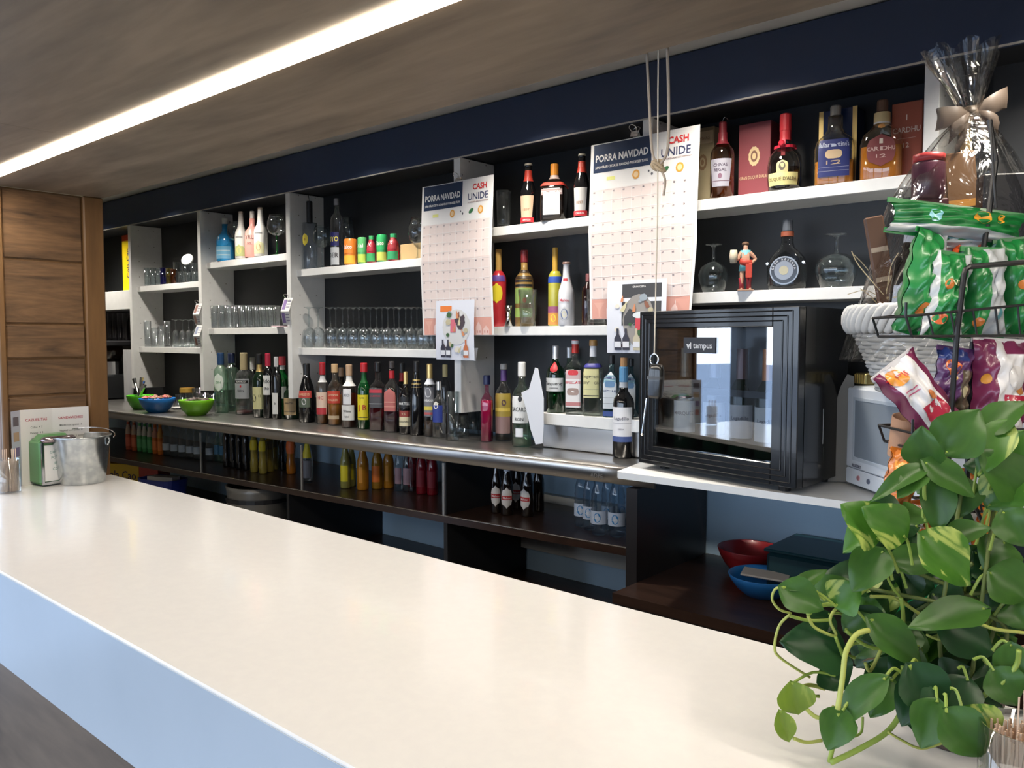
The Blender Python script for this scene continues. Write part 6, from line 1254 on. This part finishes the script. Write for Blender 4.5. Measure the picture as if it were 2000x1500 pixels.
def leaf(bx, by, tx, ty, wpx, m_=0, c0=PC, c1=None, fold=.35, droop=.15, roll=0, pet=None):
    c1 = c0 if c1 is None else c1
    c0 = min(c0, .893); c1 = min(c1, .893)
    p0 = pC(bx, by, c0); p1 = pC(tx, ty, c1); L = (p1-p0).length; t = (p1-p0).normalized(); view = (CAM-p0).normalized()
    nrm = (view+Vector((0, 0, .45)) + Vector((r7.uniform(-.25, .25), r7.uniform(-.25, .25), 0))); nrm = (nrm-t*nrm.dot(t)).normalized()
    if roll: nrm = Matrix.Rotation(roll, 3, t) @ nrm
    sd = t.cross(nrm).normalized(); hw = wpx*.62*c0/FPX
    V = []; F = []; us = (-1, -.66, -.33, 0, .33, .66, 1)
    for k, (l_, w_) in enumerate(zip(LEN, WID)):
        back_ = -.10*math.exp(-((l_-.0)/.09)**2)
        for u in us:
            lob = (-.11*abs(u)*(1-l_)**8 if l_ < .3 else 0)
            x = u*hw*w_; y = (l_+lob)*L; z = abs(u)*hw*w_*fold-droop*L*(l_*l_)+hw*.10*math.sin(l_*9+u*3)*abs(u)
            V.append((x, y, z))
    nu = len(us)
    for j in range(len(LEN)-1):
        for i in range(nu-1): F.append((j*nu+i, j*nu+i+1, (j+1)*nu+i+1, (j+1)*nu+i))
    o = mesh('leaf', V, F, LM_[m_], pot, smooth=True)
    M = Matrix((sd, t, nrm)).transposed().to_4x4(); M.translation = p0-po; o.matrix_local = M
    # petiole running back towards the plant
    tgt = pC(*(pet or (bx+(1830-bx)*.28+r7.uniform(-12, 12), by+(1230-by)*.28+r7.uniform(0, 22))), min(c0+.01, .9))
    MB().tube([tuple(p-po) for p in smooth_path([p0+nrm*.0005, p0.lerp(tgt, .5)+Vector((0, 0, .008))-view*.004, tgt], 4)], [.0016]*8+[.0019], 6).build('petiole', STEM, pot)
    return o
Ls = [ # base x,y, tip x,y, width, material, depth
 (1808, 908, 1798, 836, 64, 0, .84), (1806, 914, 1707, 957, 34, 0, .83, .82, .5, .35), (1808, 904, 1912, 968, 50, 0, .83), (1803, 922, 1753, 968, 40, 0, .83),
 (1850, 882, 1912, 798, 84, 0, .86), (1922, 842, 2006, 778, 56, 0, .86), (1965, 828, 1912, 925, 56, 1, .85), (1990, 960, 1922, 880, 80, 0, .85), (1935, 985, 2012, 900, 74, 1, .86),
 (1712, 1050, 1652, 985, 84, 1, .84), (1764, 1046, 1692, 992, 74, 1, .83), (1800, 1000, 1764, 1018, 50, 0, .87), (1832, 940, 1832, 1042, 54, 0, .84), (1850, 1048, 1936, 1026, 42, 0, .84),
 (1802, 1050, 1905, 1142, 92, 1, .82), (1742, 1096, 1868, 1092, 52, 0, .86), (1722, 1078, 1664, 1152, 66, 0, .84), (1935, 1120, 2010, 1170, 84, 0, .85), (1960, 1000, 2008, 1068, 66, 0, .84),
 (1548, 1150, 1613, 1117, 26, 0, .84, .86, .6, -.1), (1528, 1148, 1612, 1190, 58, 0, .84), (1598, 1168, 1668, 1132, 52, 0, .88), (1634, 1182, 1676, 1140, 66, 1, .85), 
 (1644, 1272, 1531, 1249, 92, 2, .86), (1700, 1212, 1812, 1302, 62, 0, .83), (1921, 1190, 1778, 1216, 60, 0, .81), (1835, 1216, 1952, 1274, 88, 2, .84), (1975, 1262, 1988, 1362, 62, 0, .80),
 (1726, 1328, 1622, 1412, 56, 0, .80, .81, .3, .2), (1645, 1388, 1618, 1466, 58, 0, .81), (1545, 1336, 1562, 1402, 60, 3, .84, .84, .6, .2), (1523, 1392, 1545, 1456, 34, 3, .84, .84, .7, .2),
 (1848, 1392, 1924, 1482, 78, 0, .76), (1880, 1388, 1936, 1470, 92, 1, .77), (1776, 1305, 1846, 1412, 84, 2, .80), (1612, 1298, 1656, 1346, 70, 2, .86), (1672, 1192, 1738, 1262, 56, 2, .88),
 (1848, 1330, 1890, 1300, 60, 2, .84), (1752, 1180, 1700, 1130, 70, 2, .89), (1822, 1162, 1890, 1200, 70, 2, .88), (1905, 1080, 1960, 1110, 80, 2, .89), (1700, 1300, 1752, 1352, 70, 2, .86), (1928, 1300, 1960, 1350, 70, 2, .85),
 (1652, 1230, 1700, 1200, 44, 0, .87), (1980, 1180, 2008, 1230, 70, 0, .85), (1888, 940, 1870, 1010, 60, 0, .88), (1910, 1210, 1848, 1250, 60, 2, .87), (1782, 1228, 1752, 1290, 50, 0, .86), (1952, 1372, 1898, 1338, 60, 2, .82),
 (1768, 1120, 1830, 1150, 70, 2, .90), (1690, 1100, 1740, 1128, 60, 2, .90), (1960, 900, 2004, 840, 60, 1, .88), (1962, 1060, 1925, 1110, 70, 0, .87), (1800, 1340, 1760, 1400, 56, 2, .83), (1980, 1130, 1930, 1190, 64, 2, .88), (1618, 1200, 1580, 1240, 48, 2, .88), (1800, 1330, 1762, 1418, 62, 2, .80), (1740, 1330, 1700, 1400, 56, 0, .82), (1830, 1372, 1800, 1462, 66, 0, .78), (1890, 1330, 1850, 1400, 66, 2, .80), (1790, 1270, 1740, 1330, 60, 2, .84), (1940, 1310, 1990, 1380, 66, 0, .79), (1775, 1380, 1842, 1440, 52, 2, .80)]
for L_ in Ls:
    bx, by, tx, ty, w_, m_, c = L_[:7]; c1 = L_[7] if len(L_) > 7 else c-.012; fo = L_[8] if len(L_) > 8 else .32; dr_ = L_[9] if len(L_) > 9 else .12
    leaf(bx, by, tx, ty, w_, m_, c, c1, fo, dr_)
for k in range(46):
    bx = r7.uniform(1680, 1985); by = r7.uniform(870, 1330)
    if (bx < 1800 and by < 1010) or (1830 < bx < 1950 and 920 < by < 1070): continue
    a = r7.uniform(-.6, PI+.6); L0 = r7.uniform(75, 110)
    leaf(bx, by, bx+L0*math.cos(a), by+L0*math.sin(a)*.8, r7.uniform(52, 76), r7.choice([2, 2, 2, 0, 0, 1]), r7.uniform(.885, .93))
def fit_bar(p):   # keep stems above the bar top
    if p.z < ZB+.006:
        d = p-CAM; t = (ZB+.006-1.5)/d.z; return CAM+d*t
    return p
St = [([(1533, 1148), (1515, 1150), (1508, 1170), (1522, 1190), (1545, 1198)], .0022, 1, .84), ([(1543, 1200), (1522, 1222), (1513, 1262), (1524, 1285), (1582, 1323)], .0024, 1, .85), ([(1577, 1201), (1600, 1184), (1655, 1173), (1695, 1148), (1732, 1118)], .0036, 0, .85),
 ([(1543, 1203), (1580, 1212), (1622, 1211)], .003, 0, .855), ([(1578, 1203), (1592, 1226), (1632, 1242), (1621, 1212), (1634, 1188), (1662, 1176)], .0028, 1, .85), ([(1636, 1386), (1646, 1322), (1652, 1275), (1672, 1240), (1697, 1231)], .0044, 1, .80),
 ([(1636, 1392), (1630, 1440), (1620, 1488)], .0038, 0, .81), ([(1622, 1490), (1680, 1462), (1732, 1430), (1760, 1390), (1768, 1345), (1764, 1300)], .0044, 0, .81), ([(1630, 1380), (1600, 1402), (1572, 1380), (1562, 1350), (1580, 1338), (1610, 1345)], .0036, 1, .835),
 ([(1550, 1442), (1575, 1450), (1605, 1446)], .003, 1, .84), ([(1730, 1120), (1742, 1145), (1760, 1168)], .0024, 0, .85), ([(1760, 1168), (1764, 1200), (1764, 1235)], .0034, 0, .85), ([(1700, 1165), (1745, 1168), (1790, 1195), (1830, 1225)], .003, 1, .86),
 ([(1890, 1208), (1940, 1228), (2000, 1236), (2040, 1244)], .003, 1, .83), ([(1990, 1270), (1985, 1300), (1955, 1335), (1910, 1366), (1880, 1382)], .004, 0, .78), ([(1632, 1244), (1642, 1270), (1650, 1292)], .003, 0, .85), ([(1652, 1232), (1690, 1260), (1725, 1270), (1770, 1290)], .003, 0, .85),
 ([(1735, 1430), (1760, 1445), (1800, 1462), (1850, 1448)], .0022, 1, .81), ([(1655, 1425), (1665, 1438), (1682, 1430), (1685, 1400)], .0022, 0, .82), ([(1776, 1300), (1788, 1340), (1794, 1366), (1780, 1380)], .002, 0, .8), ([(1700, 1345), (1740, 1372), (1800, 1410)], .0026, 0, .82),
 ([(1690, 1295), (1700, 1310), (1720, 1270)], .003, 1, .84), ([(1860, 1330), (1858, 1362), (1855, 1390)], .002, 1, .82), ([(1810, 1240), (1838, 1250), (1870, 1242)], .002, 1, .84), ([(1850, 1200), (1862, 1130), (1858, 1080)], .0026, 0, .88)]
for pts, r_, y_, c in St:
    P_ = smooth_path([fit_bar(pC(x, y, c+.004*i)) for i, (x, y) in enumerate(pts)], 5)
    MB().tube([tuple(p-po) for p in P_], r_*.62, 8).build('stem', STEMY if y_ else STEM, pot, smooth=True)
    for x, y in (pts[0], pts[-1]): pass
for k in range(7):   # main vines rising from the pot
    a = k*.9; e_ = [(1700, 1150), (1770, 1110), (1830, 1090), (1900, 1100), (1960, 1150), (1880, 950), (1940, 1000)][k]
    P_ = smooth_path([po+Vector((.03*math.cos(a), .03*math.sin(a), .08)), po+Vector((.04*math.cos(a), .04*math.sin(a), .14)), pC(*e_, .875)], 6)
    MB().tube([tuple(p-po) for p in P_], .0022, 8).build('stem', mat((.12, .16, .04), .5), pot, smooth=True)
mb = MB()
for k in range(9): a = r7.uniform(0, 6.28); p = Vector((.05*math.cos(a), .05*math.sin(a), .088)); d = Vector((math.cos(a), math.sin(a), r7.uniform(-.1, .3)))*.04; mb.add([tuple(p), tuple(p+d+Vector((.006, .006, .004))), tuple(p+d*1.4), tuple(p+d-Vector((.006, .006, -.004)))], [(0, 1, 2, 3)])
tag(mb.build('dry_leaf_scraps', mat((.42, .30, .2), .8), pot), kind='stuff')
